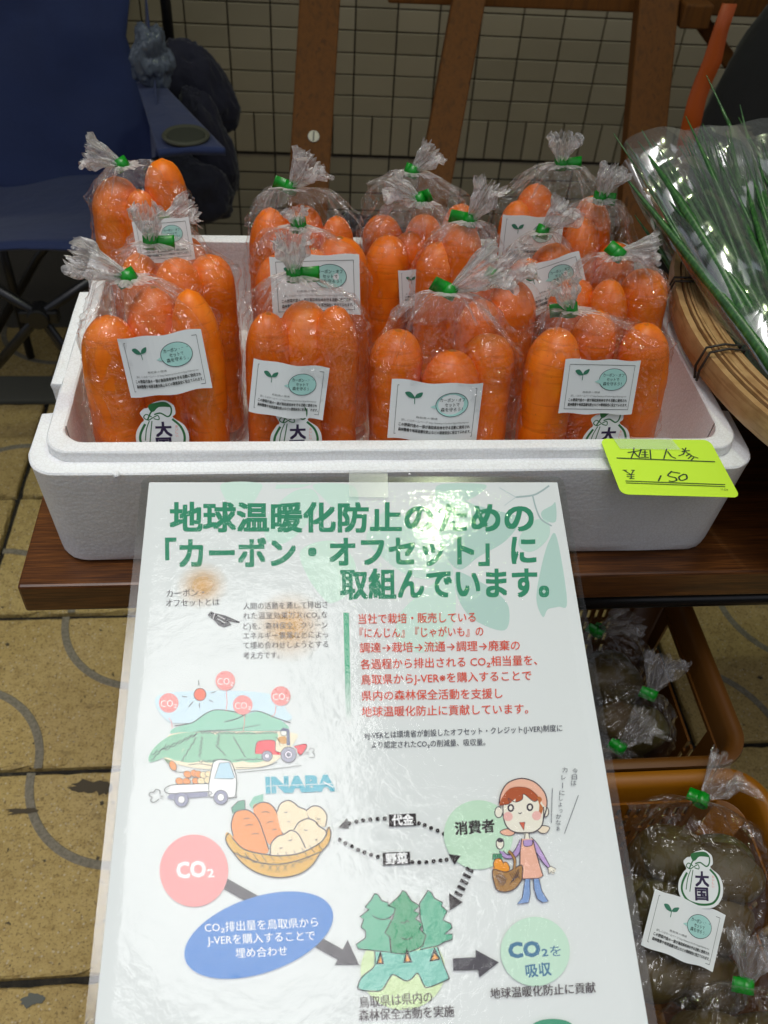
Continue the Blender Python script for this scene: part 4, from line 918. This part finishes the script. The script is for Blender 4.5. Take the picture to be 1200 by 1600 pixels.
for k, (ch, x, y, sz) in enumerate((('カ',850,85,8),('レ',838,155,6.5),('丨',828,230,1),('に',822,300,8),('し',812,350,5),('ょ',806,405,6),('っ',812,462,5),('か',790,520,8),('な',787,578,8),('ぁ',785,630,5.5))):
    X, Y = 740+x/6, 1190+y/6; A.text(ch, (X-sz/2,Y), (X+sz/2,Y), 8.5, '#3a3e48', 0)
A.line(q5([(732,255),(722,580)]), .9, '#3a3e48', False); A.line(q5([(975,322),(845,678)]), .9, '#3a3e48', False); A.build('speech_print', po)
# forest
def q6(P): return [(540+x/5, 1340+y/5) for x, y in P]
A = art('forest'); TG = '#2c8c5e'; TG2 = '#4a9f7c'
A.ell(q6([(445,880)])[0], 66, 62, '#b6cf9c')
A.poly(q6([(225,730),(480,740),(720,700),(760,830),(800,930),(790,955),(640,1015),(605,990),(560,905),(510,950),(460,962),(370,915),(330,960),(270,1040),(120,1035),(95,1005),(130,930),(220,850)]), '#6cb3a0')
A.line(q6([(225,735),(222,850),(130,930),(95,1005),(120,1035),(270,1040),(330,960),(370,915),(460,962),(510,950),(560,905),(605,990),(640,1015),(790,955),(800,930),(760,830),(715,700)]), 1.8, BL)
def tree(P, c): A.poly(q6(P), c); A.line(q6(P), 1.9, BL, False, True)
tree([(225,285),(200,330),(150,390),(185,405),(110,465),(140,480),(120,545),(155,575),(155,630),(80,680),(100,715),(230,730),(350,740),(340,600),(310,590),(390,500),(330,480),(395,420),(385,390),(330,380),(330,355),(280,340),(250,290)], TG2)
tree([(640,260),(610,310),(575,360),(580,470),(600,560),(600,640),(580,720),(720,690),(770,660),(830,640),(832,600),(770,600),(828,550),(820,520),(755,490),(790,420),(745,380),(755,355),(690,320),(665,275)], TG2)
tree([(445,260),(410,310),(335,375),(385,400),(370,470),(305,590),(345,625),(355,745),(450,755),(560,715),(600,690),(625,610),(575,560),(600,520),(540,480),(575,440),(530,420),(575,380),(510,340),(470,275)], TG)
for P in ([(425,510),(460,512),(475,495),(495,508)],[(430,625),(460,640),(500,635),(520,620)],[(210,455),(250,480),(300,485),(350,470)]): A.line(q6(P), 1.6, BL)
for P in ([(475,705),(520,820),(448,825)],[(272,722),(300,835),(235,835)],[(690,700),(740,800),(650,815)]): A.poly(q6(P), BL); A.poly(q6([(P[0][0],P[0][1]+50),(P[1][0]-18,P[1][1]-12),(P[2][0]+18,P[2][1]-12)]), '#c8923c')
A.text('鳥取県は県内の', (561,1567), (675,1558), 18, '#33282c', .012, 2); A.text('森林保全活動を実施', (560,1587), (709,1580), 18, '#33282c', .012, 2)
A.build('forest_print', po)
A = art('absorb'); A.poly(q6([(833,788),(1012,780),(1012,722),(1192,820),(1040,938),(1030,880),(838,886)]), '#33333a')
A.ell((835,1487), 54, 54, '#abcfb6'); A.text('CO', (793,1485), (843,1482), 30, '#356a86', .035); A.text('2', (845,1489), (855,1488), 15, '#356a86', .02); A.text('を', (858,1487), (875,1486), 18, '#356a86', .01); A.text('吸収', (820,1518), (860,1514), 21, '#356a86', .02)
A.text('地球温暖化防止に貢献', (765,1553), (929,1543), 17, '#33282c', .012, 2)
A.ell((862,1604), 32, 12, '#2e8765'); A.build('absorb_print', po)
# clear tape from the poster to the box rim
tpn = MB(); tpn.add([pl((545,780))+Vector((0,0,.0034)), pl((606,781))+Vector((0,0,.0034)), pl((605,744))+Vector((0,0,.0034)), pl((545,744))+Vector((0,0,.0034))], [(0,1,2,3)])
t_ = tpn.build('tape', M['ctape'], po)
inv = po.matrix_world.inverted(); a0, a1 = pl((545,744))+Vector((0,0,.0034)), pl((605,744))+Vector((0,0,.0034))
q0, q1_ = inv @ Vector(atZ(545, 735, ZL+.0006)), inv @ Vector(atZ(605, 735, ZL+.0006)); tpn = MB(); tpn.add([a0, a1, q1_, q0], [(0,1,2,3)]); tpn.build('tape', M['ctape'], po)
# stand under the poster
bs = tag(empty('poster_stand', (0, .3, 0)), 'plain sloping board on two thin legs hidden beneath the poster', 'stand')
W = po.matrix_world
mb = MB(); mb.box((.012, -PL-.075, -.0065), (PW-.012, -.012, -.0015), M=W); o = mb.build('board', M['cardboard'], bs); o.location = -Vector(bs.location)
for lx in (.03, .26):
    top = W @ Vector((lx, -PL-.068, -.0085)); mb = MB(); mb.tube([top, (top.x, top.y-.005, .002)], .006, 10); o = mb.build('leg', M['blackmetal'], bs, True); o.location = -Vector(bs.location)

# ------------------------------------------------------------------ crates and potatoes below
def crate(x0, x1, y0, y1, z0, zt, mat, label):
    cxx, cyy = (x0+x1)/2, (y0+y1)/2; root = empty('mesh_crate', (cxx, cyy, z0)); tag(root, label, 'crate', 'plastic mesh crates stacked in front of the table')
    hx, hy, h = (x1-x0)/2, (y1-y0)/2, zt-z0; tp_x = .018
    def rr(inset, z, r_=.03): return [Vector(p) for p in rrect(-hx+inset, -hy+inset, hx-inset, hy-inset, r_, z, 8)]
    mb = MB(); mb.loft([rr(.010, h-.034, .026), rr(.010, h-.006, .026), rr(.000, h-.006, .034), rr(-.001, h-.004, .035), rr(0, h, .034), rr(.004, h+.0015, .03), rr(.009, h, .026), rr(.0125, h-.006, .024), rr(.0125, h-.034, .024)]); o = mb.build('rim', mat, root); autosmooth(o, 50)
    # walls with slots
    def wallp(P0, P1, nrm, handle):
        P0, P1 = Vector(P0), Vector(P1); L = (P1-P0).length; ex = (P1-P0).normalized(); mb = MB(); px_, pz = .0085, .019
        nx = int(L/px_); hz0, hz1 = h-.075, h-.04
        xs = [0.]; hol = []
        for i in range(nx): a = (L-nx*px_)/2+i*px_; xs += [a+.0025, a+.0065]
        xs.append(L); zs = []
        k = .022
        while k < h-.045: zs += [k, k+.014]; k += pz
        zs = [0.]+zs+[h-.03]
        def Pt(x, z): t = (h-z)/h; return P0+ex*x+Vector((0, 0, z))+Vector(nrm)*(-tp_x*t)
        for i in range(len(xs)-1):
            for j in range(len(zs)-1):
                xm, zm = (xs[i]+xs[i+1])/2, (zs[j]+zs[j+1])/2; mid = abs(xm-L/2) < L*.27
                inh = handle and abs(xm-L/2) < .062 and hz0 < zm < hz1
                slot = (i % 2 == 1) and (j % 2 == 1) and not mid and .018 < xm < L-.018 and ((i//2+j//2*2) % 5 != 4)
                if inh or slot: continue
                mb.add([Pt(xs[i], zs[j]), Pt(xs[i+1], zs[j]), Pt(xs[i+1], zs[j+1]), Pt(xs[i], zs[j+1])], [(0, 1, 2, 3)])
        mb.build('side', mat, root, solid=.0025)
    a, b = hx-.0115, hy-.0115
    wallp((a, -b+.02, 0), (a, b-.02, 0), (1, 0, 0), True); wallp((-a, b-.02, 0), (-a, -b+.02, 0), (-1, 0, 0), True)
    wallp((a-.02, b, 0), (-a+.02, b, 0), (0, 1, 0), False); wallp((-a+.02, -b, 0), (a-.02, -b, 0), (0, -1, 0), False)
    mb = MB()
    for cx_, cy_, a0 in ((a-.02, b-.02, 0), (-a+.02, b-.02, 90), (-a+.02, -b+.02, 180), (a-.02, -b+.02, 270)):
        V = []
        for k in range(7):
            an = R(a0+15*k)
            for z in (0, h-.03): t = (h-z)/h; V.append((cx_+.02*math.cos(an)-tp_x*t*math.copysign(1, cx_)*abs(math.cos(R(a0+45))*1.41), cy_+.02*math.sin(an)-tp_x*t*math.copysign(1, cy_)*abs(math.sin(R(a0+45))*1.41), z))
        mb.add(V, [(k*2, k*2+2, k*2+3, k*2+1) for k in range(6)])
        mb.build('corner', mat, root, True, solid=.0025)
        mb = MB()
    mb = MB(); mb.box((-hx+.03, -hy+.03, .0), (hx-.03, hy-.03, .004)); mb.build('base', mat, root)
    return root
ZC = .60
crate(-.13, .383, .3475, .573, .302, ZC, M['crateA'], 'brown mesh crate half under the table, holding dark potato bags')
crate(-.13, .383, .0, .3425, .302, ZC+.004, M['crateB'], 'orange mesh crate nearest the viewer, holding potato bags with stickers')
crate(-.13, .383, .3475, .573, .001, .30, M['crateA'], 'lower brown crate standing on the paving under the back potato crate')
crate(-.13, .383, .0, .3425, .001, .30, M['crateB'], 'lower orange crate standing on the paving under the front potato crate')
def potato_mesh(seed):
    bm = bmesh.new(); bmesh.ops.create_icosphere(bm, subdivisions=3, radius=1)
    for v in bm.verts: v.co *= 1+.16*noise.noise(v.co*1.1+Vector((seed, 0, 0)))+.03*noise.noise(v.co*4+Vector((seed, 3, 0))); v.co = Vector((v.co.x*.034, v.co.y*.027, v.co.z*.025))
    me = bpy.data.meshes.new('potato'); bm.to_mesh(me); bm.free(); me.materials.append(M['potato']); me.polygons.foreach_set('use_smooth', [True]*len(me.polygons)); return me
PM = [potato_mesh(i*7.3) for i in range(4)]
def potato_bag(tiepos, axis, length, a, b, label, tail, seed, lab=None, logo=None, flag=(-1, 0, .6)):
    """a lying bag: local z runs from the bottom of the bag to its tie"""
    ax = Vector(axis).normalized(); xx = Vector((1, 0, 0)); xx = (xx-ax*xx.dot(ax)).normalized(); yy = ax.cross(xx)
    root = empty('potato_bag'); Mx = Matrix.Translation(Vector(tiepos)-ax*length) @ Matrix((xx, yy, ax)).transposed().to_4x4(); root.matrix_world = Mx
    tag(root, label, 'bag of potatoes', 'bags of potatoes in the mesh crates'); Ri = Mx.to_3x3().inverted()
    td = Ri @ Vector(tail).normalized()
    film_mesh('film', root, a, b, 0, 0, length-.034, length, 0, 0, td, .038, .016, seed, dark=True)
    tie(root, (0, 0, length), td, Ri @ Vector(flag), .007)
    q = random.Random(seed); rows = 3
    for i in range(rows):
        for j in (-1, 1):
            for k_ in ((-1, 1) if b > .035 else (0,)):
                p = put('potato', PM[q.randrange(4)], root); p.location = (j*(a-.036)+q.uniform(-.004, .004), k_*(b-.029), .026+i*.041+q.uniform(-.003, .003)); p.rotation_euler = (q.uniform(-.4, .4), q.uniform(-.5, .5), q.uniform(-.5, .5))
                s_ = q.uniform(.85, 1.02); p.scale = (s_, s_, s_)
    for which, me in ((lab, LAB[1]), (logo, LOGO)):
        if which:
            pos, rot, sc_ = which; o = put('label' if me is LAB[1] else 'logo_sticker', me[0] if me is LAB[1] else me, root)
            o.matrix_local = Matrix.Translation(pos) @ Matrix.Rotation(R(90), 4, 'X') @ Matrix.Rotation(rot, 4, 'Z') ; o.scale = (sc_,)*3
            if me is LAB[1]: put('label_print', me[1], o)
    return root
T1 = atZ(1096, 1250, .605)
AX1 = T1-atZ(1062, 1530, .54); AX2 = atZ(1165, 1540, .585)-atZ(1150, 1790, .53)
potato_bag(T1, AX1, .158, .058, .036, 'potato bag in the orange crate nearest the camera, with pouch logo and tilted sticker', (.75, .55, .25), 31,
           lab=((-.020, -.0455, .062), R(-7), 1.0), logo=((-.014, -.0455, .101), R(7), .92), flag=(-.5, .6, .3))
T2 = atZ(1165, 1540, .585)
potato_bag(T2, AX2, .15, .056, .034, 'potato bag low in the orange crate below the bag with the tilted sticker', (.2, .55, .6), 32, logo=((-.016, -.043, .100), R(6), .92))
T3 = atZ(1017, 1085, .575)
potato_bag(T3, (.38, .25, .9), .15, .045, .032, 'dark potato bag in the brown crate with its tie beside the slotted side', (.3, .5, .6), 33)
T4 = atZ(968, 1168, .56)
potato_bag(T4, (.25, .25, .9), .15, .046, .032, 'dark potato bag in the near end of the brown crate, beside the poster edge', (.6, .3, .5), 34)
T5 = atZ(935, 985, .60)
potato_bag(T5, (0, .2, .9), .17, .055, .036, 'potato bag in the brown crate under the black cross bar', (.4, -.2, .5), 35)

# ------------------------------------------------------------------ bamboo basket with spring onions
bc = Vector((.609, .579, 0)); BR = .2965; BZ = .886
bk = tag(empty('bamboo_basket', (bc.x, bc.y, TT)), 'round bamboo basket with split rim and wire ties, beside the foam box', 'basket')
def circ(r_, z, n=96, wob=0, ph=0): return [Vector((r_*math.cos(2*math.pi*k/n)*(1+wob*math.sin(3*2*math.pi*k/n+ph)), r_*math.sin(2*math.pi*k/n)*(1+wob*math.sin(3*2*math.pi*k/n+ph)), z+wob*.25*math.sin(5*2*math.pi*k/n+ph*2))) for k in range(n)]
def band(r0_, r1_, z0, z1, name, wob=.002, ph=0, bul=0):
    mb = MB(); mb.loft([circ(r1_, z0, wob=wob, ph=ph), circ(r1_+bul, (z0+z1)/2, wob=wob, ph=ph), circ(r1_, z1, wob=wob, ph=ph), circ(r0_, z1, wob=wob, ph=ph), circ(r0_, z0, wob=wob, ph=ph), circ(r1_, z0, wob=wob, ph=ph)]); o = mb.build(name, M['bamboo'], bk); autosmooth(o, 50); return o
hB = BZ-TT
band(BR-.005, BR, hB-.024, hB-.003, 'rim_band', .001, 0, .002)
for k in range(8): band(BR-.0062-.0024*(k+1), BR-.0066-.0024*k, hB-.024, hB+.0005*((k*7) % 4)-.001, 'rim_splint', .0012, k*.9)
# woven bowl
mb = MB(); 
def bowl(t): return (BR-.03)*(1-t)**.6*.9+.1*(BR-.03)*(1-t) if t < 1 else 0
V = []; F = []; nr, na = 22, 120
for i in range(nr+1):
    t = i/nr; r_ = (BR-.032)*(1-t**1.7*.62) if i < nr else (BR-.032)*.38; z = (hB-.02)*(1-t)**.9+.004
    for j in range(na): w_ = .0014*(1 if (i+j) % 2 else -1); V.append((r_*math.cos(2*math.pi*j/na), r_*math.sin(2*math.pi*j/na), z+w_))
for i in range(nr):
    for j in range(na): F.append((i*na+j, i*na+(j+1) % na, (i+1)*na+(j+1) % na, (i+1)*na+j))
F.append(tuple(nr*na+j for j in range(na)))
o = mesh('woven_bowl', V, F, bk, M['bamboo']); q = o.modifiers.new('s', 'SOLIDIFY'); q.thickness = .003
def angp(px, py): p = atZ(px, py, BZ)-bc; return math.atan2(p.y, p.x)
for px, py in ((1062, 440), (1125, 548)):
    a_ = angp(px, py); 
    for da in (-.006, .006):
        e = Vector((math.cos(a_+da), math.sin(a_+da), 0)); P = []
        for rr_, zz in ((BR+.0035, hB-.026), (BR+.0055, hB-.015), (BR+.002, hB+.0015), (BR-.013, hB+.0035), (BR-.0275, hB+.001), (BR-.0285, hB-.03)):
            P.append(e*rr_+Vector((-e.y, e.x, 0))*(.004*da*100*.6)*(1 if zz > hB-.02 else 0)+Vector((0, 0, zz)))
        mb = MB(); mb.tube(P, .0011, 6); mb.build('wire_tie', M['wire'], bk, True)

def onion_bundle(tip, root_, label, seed, wd, nl=26, film=True, wdt=.0, extra=.03):
    tip, root_ = Vector(tip), Vector(root_); ax = (tip-root_).normalized(); L = (tip-root_).length; q = random.Random(seed)
    b = empty('spring_onions', root_); tag(b, label, 'spring onions', 'bundles of spring onions in the basket')
    xx = Vector((1, 0, 0)); xx = (xx-ax*xx.dot(ax)).normalized(); yy = ax.cross(xx)
    for i in range(nl):
        u, v = q.uniform(-1, 1), q.uniform(-1, 1); le = L*q.uniform(.66, .95 if film else 1.1); P = []; rr = []; r0_ = q.uniform(.003, .0078); bend = q.uniform(-.03, .03)
        for k in range(12):
            t = k/11; sp = .35+.65*t
            P.append(ax*le*t+xx*(u*wd*.46*sp+bend*t*t)+yy*(v*.006+.008*math.sin(t*3+i))); rr.append(max(.0004, r0_*(1-t**2.2)))
        mb = MB(); mb.tube(P, rr, 8, cap=False); mb.build('leaf', M['leaf'], b, True)
    if film:
        V = []; F = []; nu, nv = 72, 54; so_ = Vector((seed, 0, 0))
        for j in range(nv+1):
            t = j/nv; w_ = wd*(.40+.60*t**.8)*.5+.004; th_ = .011+.008*(1-t)
            for i in range(nu):
                a = 2*math.pi*i/nu; c, s_ = math.cos(a), math.sin(a); x = w_*math.copysign(abs(c)**.6, c); y = th_*math.copysign(abs(s_)**.6, s_)
                P = Vector((x*16, t*5, y*14))+so_
                y += .005*(.3-abs(noise.noise(P)))*2+.0025*math.sin(x*95+seed+t*1.5)
                V.append(ax*((L-extra)*t+.004*noise.noise(Vector((x*30, seed, 0)))*(t > .95))+xx*x+yy*y)
        for j in range(nv):
            for i in range(nu): F.append((j*nu+i, j*nu+(i+1) % nu, (j+1)*nu+(i+1) % nu, (j+1)*nu+i))
        mesh('sleeve', V, F, b, M['sleeve'], True)
    return b
onion_bundle(atY(1048, 176, .79), atY(1262, 640, .50), 'spring onions in the widest shiny clear sleeve lying across the bamboo basket', 5, .10, 54)
onion_bundle(atY(1004, 205, .83), atY(1185, 590, .60), 'spring onions in the narrow clear sleeve at the left edge of the bamboo basket', 8, .06, 30)
onion_bundle(atY(1128, 168, .82), atY(1340, 640, .52), 'spring onions in the clear sleeve right of the widest one', 12, .085, 40)
onion_bundle(atY(1082, 405, .76), atY(1262, 700, .58), 'dark spring onion leaves lying low in the basket under the sleeves', 41, .10, 46, film=False)
onion_bundle(atY(1150, 112, .92), atY(1262, 560, .66), 'loose spring onion tips rising above the clear sleeves', 19, .03, 5, film=False)
onion_bundle(atY(1192, 180, .92), atY(1290, 560, .66), 'loose spring onion leaves at the right end of the basket', 23, .035, 6, film=False)

# ------------------------------------------------------------------ timber A-frame behind the table
tf = tag(empty('timber_frame', (.45, 1.7, 0)), 'brown timber frame with sloping legs and top rail before the tiled wall', 'timber frame')
def tpart(mb, name, mat=M['timber'], bevel=.004, **kw): o = mb.build(name, mat, tf, bevel=bevel, **kw); o.location = -Vector(tf.location); return o
def leg(pxt, pxb, ptop, pbot, w_):
    a, b = atY(*ptop, 1.9), atY(*pbot, 1.66); d = (b-a); f0 = atY(*ptop, 1.9)
    bot = a+d*((a.z-.001)/(a.z-b.z)); top = a-d*(.06/(a.z-b.z)); mb = MB(); mb.beam(top, bot, w_, .038, side=(1, 0, 0)); tpart(mb, 'leg'); return a, b
la = leg(0, 0, (500, 0), (482, 300), .078); leg(0, 0, (732, 0), (678, 290), .064); lc = leg(0, 0, (1024, 20), (992, 370), .082)
mb = MB(); a = atY(605, 4, 1.93); b = atY(1210, 12, 1.93); mb.beam((a.x, 1.94, a.z+.030), (b.x+.3, 1.94, a.z+.030), .055, .05, side=(0, 0, 1)); tpart(mb, 'rail')
a = atY(1083, 18, 1.90); mb = MB(); mb.box((a.x-.03, 1.872, a.z-.025), (a.x+.03, 1.913, a.z+.02)); tpart(mb, 'bracket')
a = atY(1105, 40, 1.9); b = atY(1180, 130, 1.9); mb = MB(); mb.beam((a.x, 1.965, a.z), (b.x+.1, 1.965, b.z-.1), .03, .03, side=(1, 0, 0)); tpart(mb, 'brace')
# screw set in the first leg
d = la[1]-la[0]; sp = atY(490, 213, 1.0); dd = ray(490, 213); 
t_ = 0
p0, p1 = la; nrm = Vector((1, 0, 0)).cross((p1-p0).normalized()).normalized()
if nrm.y > 0: nrm = -nrm
front = p0+nrm*.0195; tt = (front-CAM).dot(nrm)/dd.dot(nrm); sp = CAM+dd*tt
mb = MB(); mb.tube([sp-nrm*.002, sp+nrm*.0015], .0115, 24); tpart(mb, 'screw', M['chrome'], .0008)
mb = MB(); e1 = (p1-p0).normalized(); mb.beam(sp+nrm*.0018-e1*.009, sp+nrm*.0018+e1*.009, .0022, .0008, side=(1, 0, 0)); tpart(mb, 'screw_slot', M['knob'], 0)

# ------------------------------------------------------------------ cloth helper
def cloth(name, rows, mat, parent, n=30, amp=.01, seed=0, thick=.003, off=None):
    """rows: list of polylines (left to right) from top to bottom, resampled into a draped sheet"""
    V = []; F = []; m_ = len(rows); sub = 8; nv = (m_-1)*sub
    def samp(row, u):
        k = len(row)-1; x = u*k; i = min(int(x), k-1); f_ = x-i; return Vector(row[i]).lerp(Vector(row[i+1]), f_)
    for j in range(nv+1):
        x = j/sub; i = min(int(x), m_-2); f_ = x-i; f_ = f_*f_*(3-2*f_)*.5+f_*.5
        for k in range(n+1):
            u = k/n; p = samp(rows[i], u).lerp(samp(rows[i+1], u), f_)
            d = amp*(noise.noise(p*7+Vector((seed, 0, 0)))*1.2+(.3-abs(noise.noise(p*14+Vector((0, seed, 0)))))*.7); V.append(p+Vector((0, -1, .2))*d)
    for j in range(nv):
        for k in range(n): a = j*(n+1)+k; F.append((a, a+n+1, a+n+2, a+1))
    o = mesh(name, V, F, parent, mat, True); q = o.modifiers.new('s', 'SOLIDIFY'); q.thickness = thick; return o
# camping chair
ch = tag(empty('camping_chair', (-.55, 1.7, 0)), 'blue folding camping chair with cup holder armrest left of the foam box', 'camping chair')
def inch(o): o.location = -Vector(ch.location); return o
fr = lambda x, y, z: Vector((x, y, z))
inch(cloth('seat', [[fr(-1.0,1.88,.40), fr(-.62,1.90,.37), fr(-.27,1.88,.43)], [fr(-1.0,1.66,.41), fr(-.62,1.68,.39), fr(-.27,1.66,.44)], [fr(-1.02,1.49,.455), fr(-.62,1.49,.445), fr(-.30,1.49,.452)], [fr(-1.02,1.475,.448), fr(-.62,1.475,.44), fr(-.30,1.475,.446)]], M['blue'], ch, amp=.014, seed=2, thick=.006))
inch(cloth('backrest', [[fr(-1.0,2.10,1.02), fr(-.66,2.13,1.0), fr(-.24,2.10,1.02)], [fr(-1.0,2.04,.85), fr(-.66,2.08,.84), fr(-.30,2.03,.84)], [fr(-1.0,1.96,.66), fr(-.66,2.0,.64), fr(-.34,1.95,.65)], [fr(-1.0,1.84,.38), fr(-.66,1.86,.35), fr(-.27,1.84,.40)]], M['blue'], ch, amp=.02, seed=7, thick=.006))
inch(cloth('side_panel', [[fr(-.30,2.0,.72), fr(-.27,1.78,.64), fr(-.245,1.6,.62)], [fr(-.31,1.96,.60), fr(-.28,1.76,.55), fr(-.262,1.56,.52)], [fr(-.31,1.9,.46), fr(-.285,1.7,.46), fr(-.285,1.5,.455)]], M['blue'], ch, amp=.006, seed=4))
# armrest: padded strip that widens to the cup holder
A0, A1 = atY(213, 128, 1.80), atY(252, 128, 1.80); B0, B1 = atY(246, 236, 1.46), atY(352, 232, 1.46)
mb = MB(); tV = []
for (l_, r_) in ((A0, A1), (A0.lerp(B0, .35), A1.lerp(B1, .40)), (A0.lerp(B0, .7), A1.lerp(B1, .72)), (B0, B1)):
    tV.append([l_+Vector((0, 0, .0)), l_.lerp(r_, .5)+Vector((0, 0, .004)), r_+Vector((0, 0, .0))])
inch(cloth('armrest', tV, M['blue'], ch, n=18, amp=.002, seed=5, thick=.012))
cc = atY(291, 217, 1.50); mb = MB()
def cring(r_, z): return [Vector((cc.x+r_*math.cos(2*math.pi*k/32), cc.y+r_*math.sin(2*math.pi*k/32), cc.z+z)) for k in range(32)]
mb.loft([cring(.030, .004), cring(.036, .010), cring(.040, .006), cring(.036, 0), cring(.030, .004)]); inch(mb.build('cup_holder_rim', simple('piping', '#4a4a3c', .7), ch, True))
mb = MB(); mb.loft([cring(.031, .0072), cring(.029, .0074), cring(.0005, .0076)]); inch(mb.build('cup_holder_net', simple('net', '#34362a', .9), ch, True))
for nm, P, r_ in (('frame_tube', [(-.26,1.98,.46),(-.27,2.08,1.1)], .011), ('frame_tube', [(-.235,1.50,.02),(-.24,1.50,.60)], .010), ('frame_tube', [(-1.0,1.5,.02),(-1.0,1.5,.60)], .010)):
    mb = MB(); mb.tube(P, r_, 12); inch(mb.build(nm, M['metal'], ch, True))
hub = atY(62, 492, 1.44)
for P in ([atY(-30, 600, 1.44), hub, atY(160, 425, 1.46)], [atY(-40, 430, 1.45), hub, atY(100, 545, 1.43), atY(120, 565, 1.43)], [atY(-10, 340, 1.75), atY(20, 450, 1.75), atY(60, 600, 1.75)], [atY(-10, 560, 1.8), atY(60, 400, 1.8), atY(120, 330, 1.8)]):
    P = [Vector((p.x, p.y, max(.012, p.z))) for p in P]
    mb = MB(); mb.tube(P, .0095, 10); inch(mb.build('leg', M['metal'], ch, True))
mb = MB(); mb.tube([hub+Vector((0, -.02, 0)), hub+Vector((0, .02, 0))], .02, 16); mb.box(tuple(hub-Vector((.035, .012, .012))), tuple(hub+Vector((.035, .012, .012)))); inch(mb.build('leg_joint', M['knob'], ch, bevel=.003))
# navy bag hung behind the armrest
nb_ = empty('navy_jacket', atY(300, 190, 1.9)); tag(nb_, 'dark navy jacket bundled over the chair behind the armrest', 'jacket')
def blob(name, c, r_, mat, parent, seed, amp=.22, sub=5, rot=0):
    bm = bmesh.new(); bmesh.ops.create_icosphere(bm, subdivisions=sub, radius=1)
    for v in bm.verts:
        n_ = v.co.normalized(); d = 1+amp*noise.noise(n_*1.7+Vector((seed, 0, 0)))+amp*.5*(.4-abs(noise.noise(Vector((n_.x*5, n_.y*5, n_.z*2))+Vector((seed, 4, 0))))) + amp*.35*(.3-abs(noise.noise(Vector((n_.x*11, n_.y*11, n_.z*5))+Vector((seed, 8, 0)))))
        v.co = Matrix.Rotation(rot, 3, 'Y') @ Vector((n_.x*r_[0]*d, n_.y*r_[1]*d, n_.z*r_[2]*d))
    me = bpy.data.meshes.new(name); bm.to_mesh(me); bm.free(); o = put(name, me, parent, mat, True); o.location = Vector(c)-(Vector(parent.location) if parent else Vector()); return o
blob('body_cloth', atY(298, 150, 1.92), (.085, .05, .10), M['navy'], nb_, 3, rot=-.45)
blob('sleeve_cloth', atY(325, 230, 1.86), (.05, .045, .115), M['navy'], nb_, 6, rot=-.25)
blob('lower_cloth', atY(292, 300, 1.80), (.095, .05, .075), M['navy'], nb_, 9, rot=.1)
pb = blob('plastic_bag', atY(237, 92, 1.78), (.035, .03, .05), simple('clear_plastic_wad', '#5c6470', .25), None, 12, .5); tag(pb, 'small crumpled clear plastic bag stuck on the chair behind the armrest', 'plastic bag')
# bits on the ground by the wall
gb = blob('crumpled_bag', atZ(560, 352, .05), (.10, .05, .05), M['grey'], None, 21, .45); gb.location = atZ(560, 358, .055); tag(gb, 'grey crumpled cloth bag lying at the foot of the tiled wall', 'bag')
sg_ = blob('white_scrap', (0, 0, 0), (.035, .02, .028), simple('white_plastic', '#b8bcb4', .5), None, 27, .5, 3); sg_.location = atY(714, 290, 1.95); sg_.location.z = .032; sg_.location = atZ(712, 355, .04)
tag(sg_, 'small white plastic scrap on the ground beside the sloping timber leg', 'scrap')
# black bag on the frame with orange strap
kb = empty('black_bag', atY(1180, 230, 1.72)); tag(kb, 'large black cloth bag with orange strap hanging from the timber frame', 'cloth bag')
blob('bag_body', atY(1235, 250, 1.74), (.215, .09, .43), M['black'], kb, 33, .10, 5, rot=.12)
def ribbon(P, w_, mat, parent, name, side=(1, 0, 0), th=.003):
    mb = MB(); pts = []
    P = [Vector(p) for p in P]; m_ = len(P); V = []
    for i in range(m_): V += [P[i]-Vector(side)*w_[i]/2, P[i]+Vector(side)*w_[i]/2+Vector((0, .006*math.sin(i*2.1), 0))]
    mb.add(V, [(i*2, i*2+1, i*2+3, i*2+2) for i in range(m_-1)]); o = mb.build(name, mat, parent, True, solid=th); o.location = -Vector(parent.location) if parent else (0, 0, 0); return o
SP = [atY(1140, 6, 1.64), atY(1126, 50, 1.64), atY(1112, 95, 1.63), atY(1100, 125, 1.63), atY(1090, 155, 1.62), atY(1080, 190, 1.62), atY(1070, 230, 1.62), atY(1060, 300, 1.62)]
ribbon(SP, [.026, .03, .032, .034, .036, .034, .032, .03], M['orange'], kb, 'strap')
# added unseen glowing body that puts the yellow-green glare on the poster
LP = Vector((.44, .97, 3.0))
lm = tag(empty('glare_emitter', LP), 'unseen glowing body added overhead to make the yellow-green glare on the poster', 'glare_source')
s = N('glare_glow'); e = s.n('Emission'); e.inputs[0].default_value = (.62, 1, .22, 1); e.inputs[1].default_value = 14; s.t.links.new(e.outputs[0], s.out.inputs[0])
s2 = N('glare_hot'); e = s2.n('Emission'); e.inputs[0].default_value = (.95, 1, .75, 1); e.inputs[1].default_value = 380; s2.t.links.new(e.outputs[0], s2.out.inputs[0])
mb = MB()
mb.loft([[Vector((r_*math.cos(2*math.pi*k/24), r_*math.sin(2*math.pi*k/24), z)) for k in range(24)] for r_, z in ((.004, -.050), (.028, -.04), (.04, -.012), (.034, .012), (.012, .03))], cap0=True, cap1=True); mb.build('glare_core', s2.m, lm, True)
mb = MB(); mb.loft([[Vector((r_*math.cos(2*math.pi*k/24), r_*math.sin(2*math.pi*k/24), z)) for k in range(24)] for r_, z in ((.10, -.02), (.085, .02), (.04, .045), (.012, .05))]); mb.build('glare_shell', s.m, lm, True, solid=.002)
mb = MB(); mb.tube([(0, 0, .03), (0, 0, .13)], .003, 8); mb.build('emitter_cord', M['knob'], lm)
# ground stain and grit
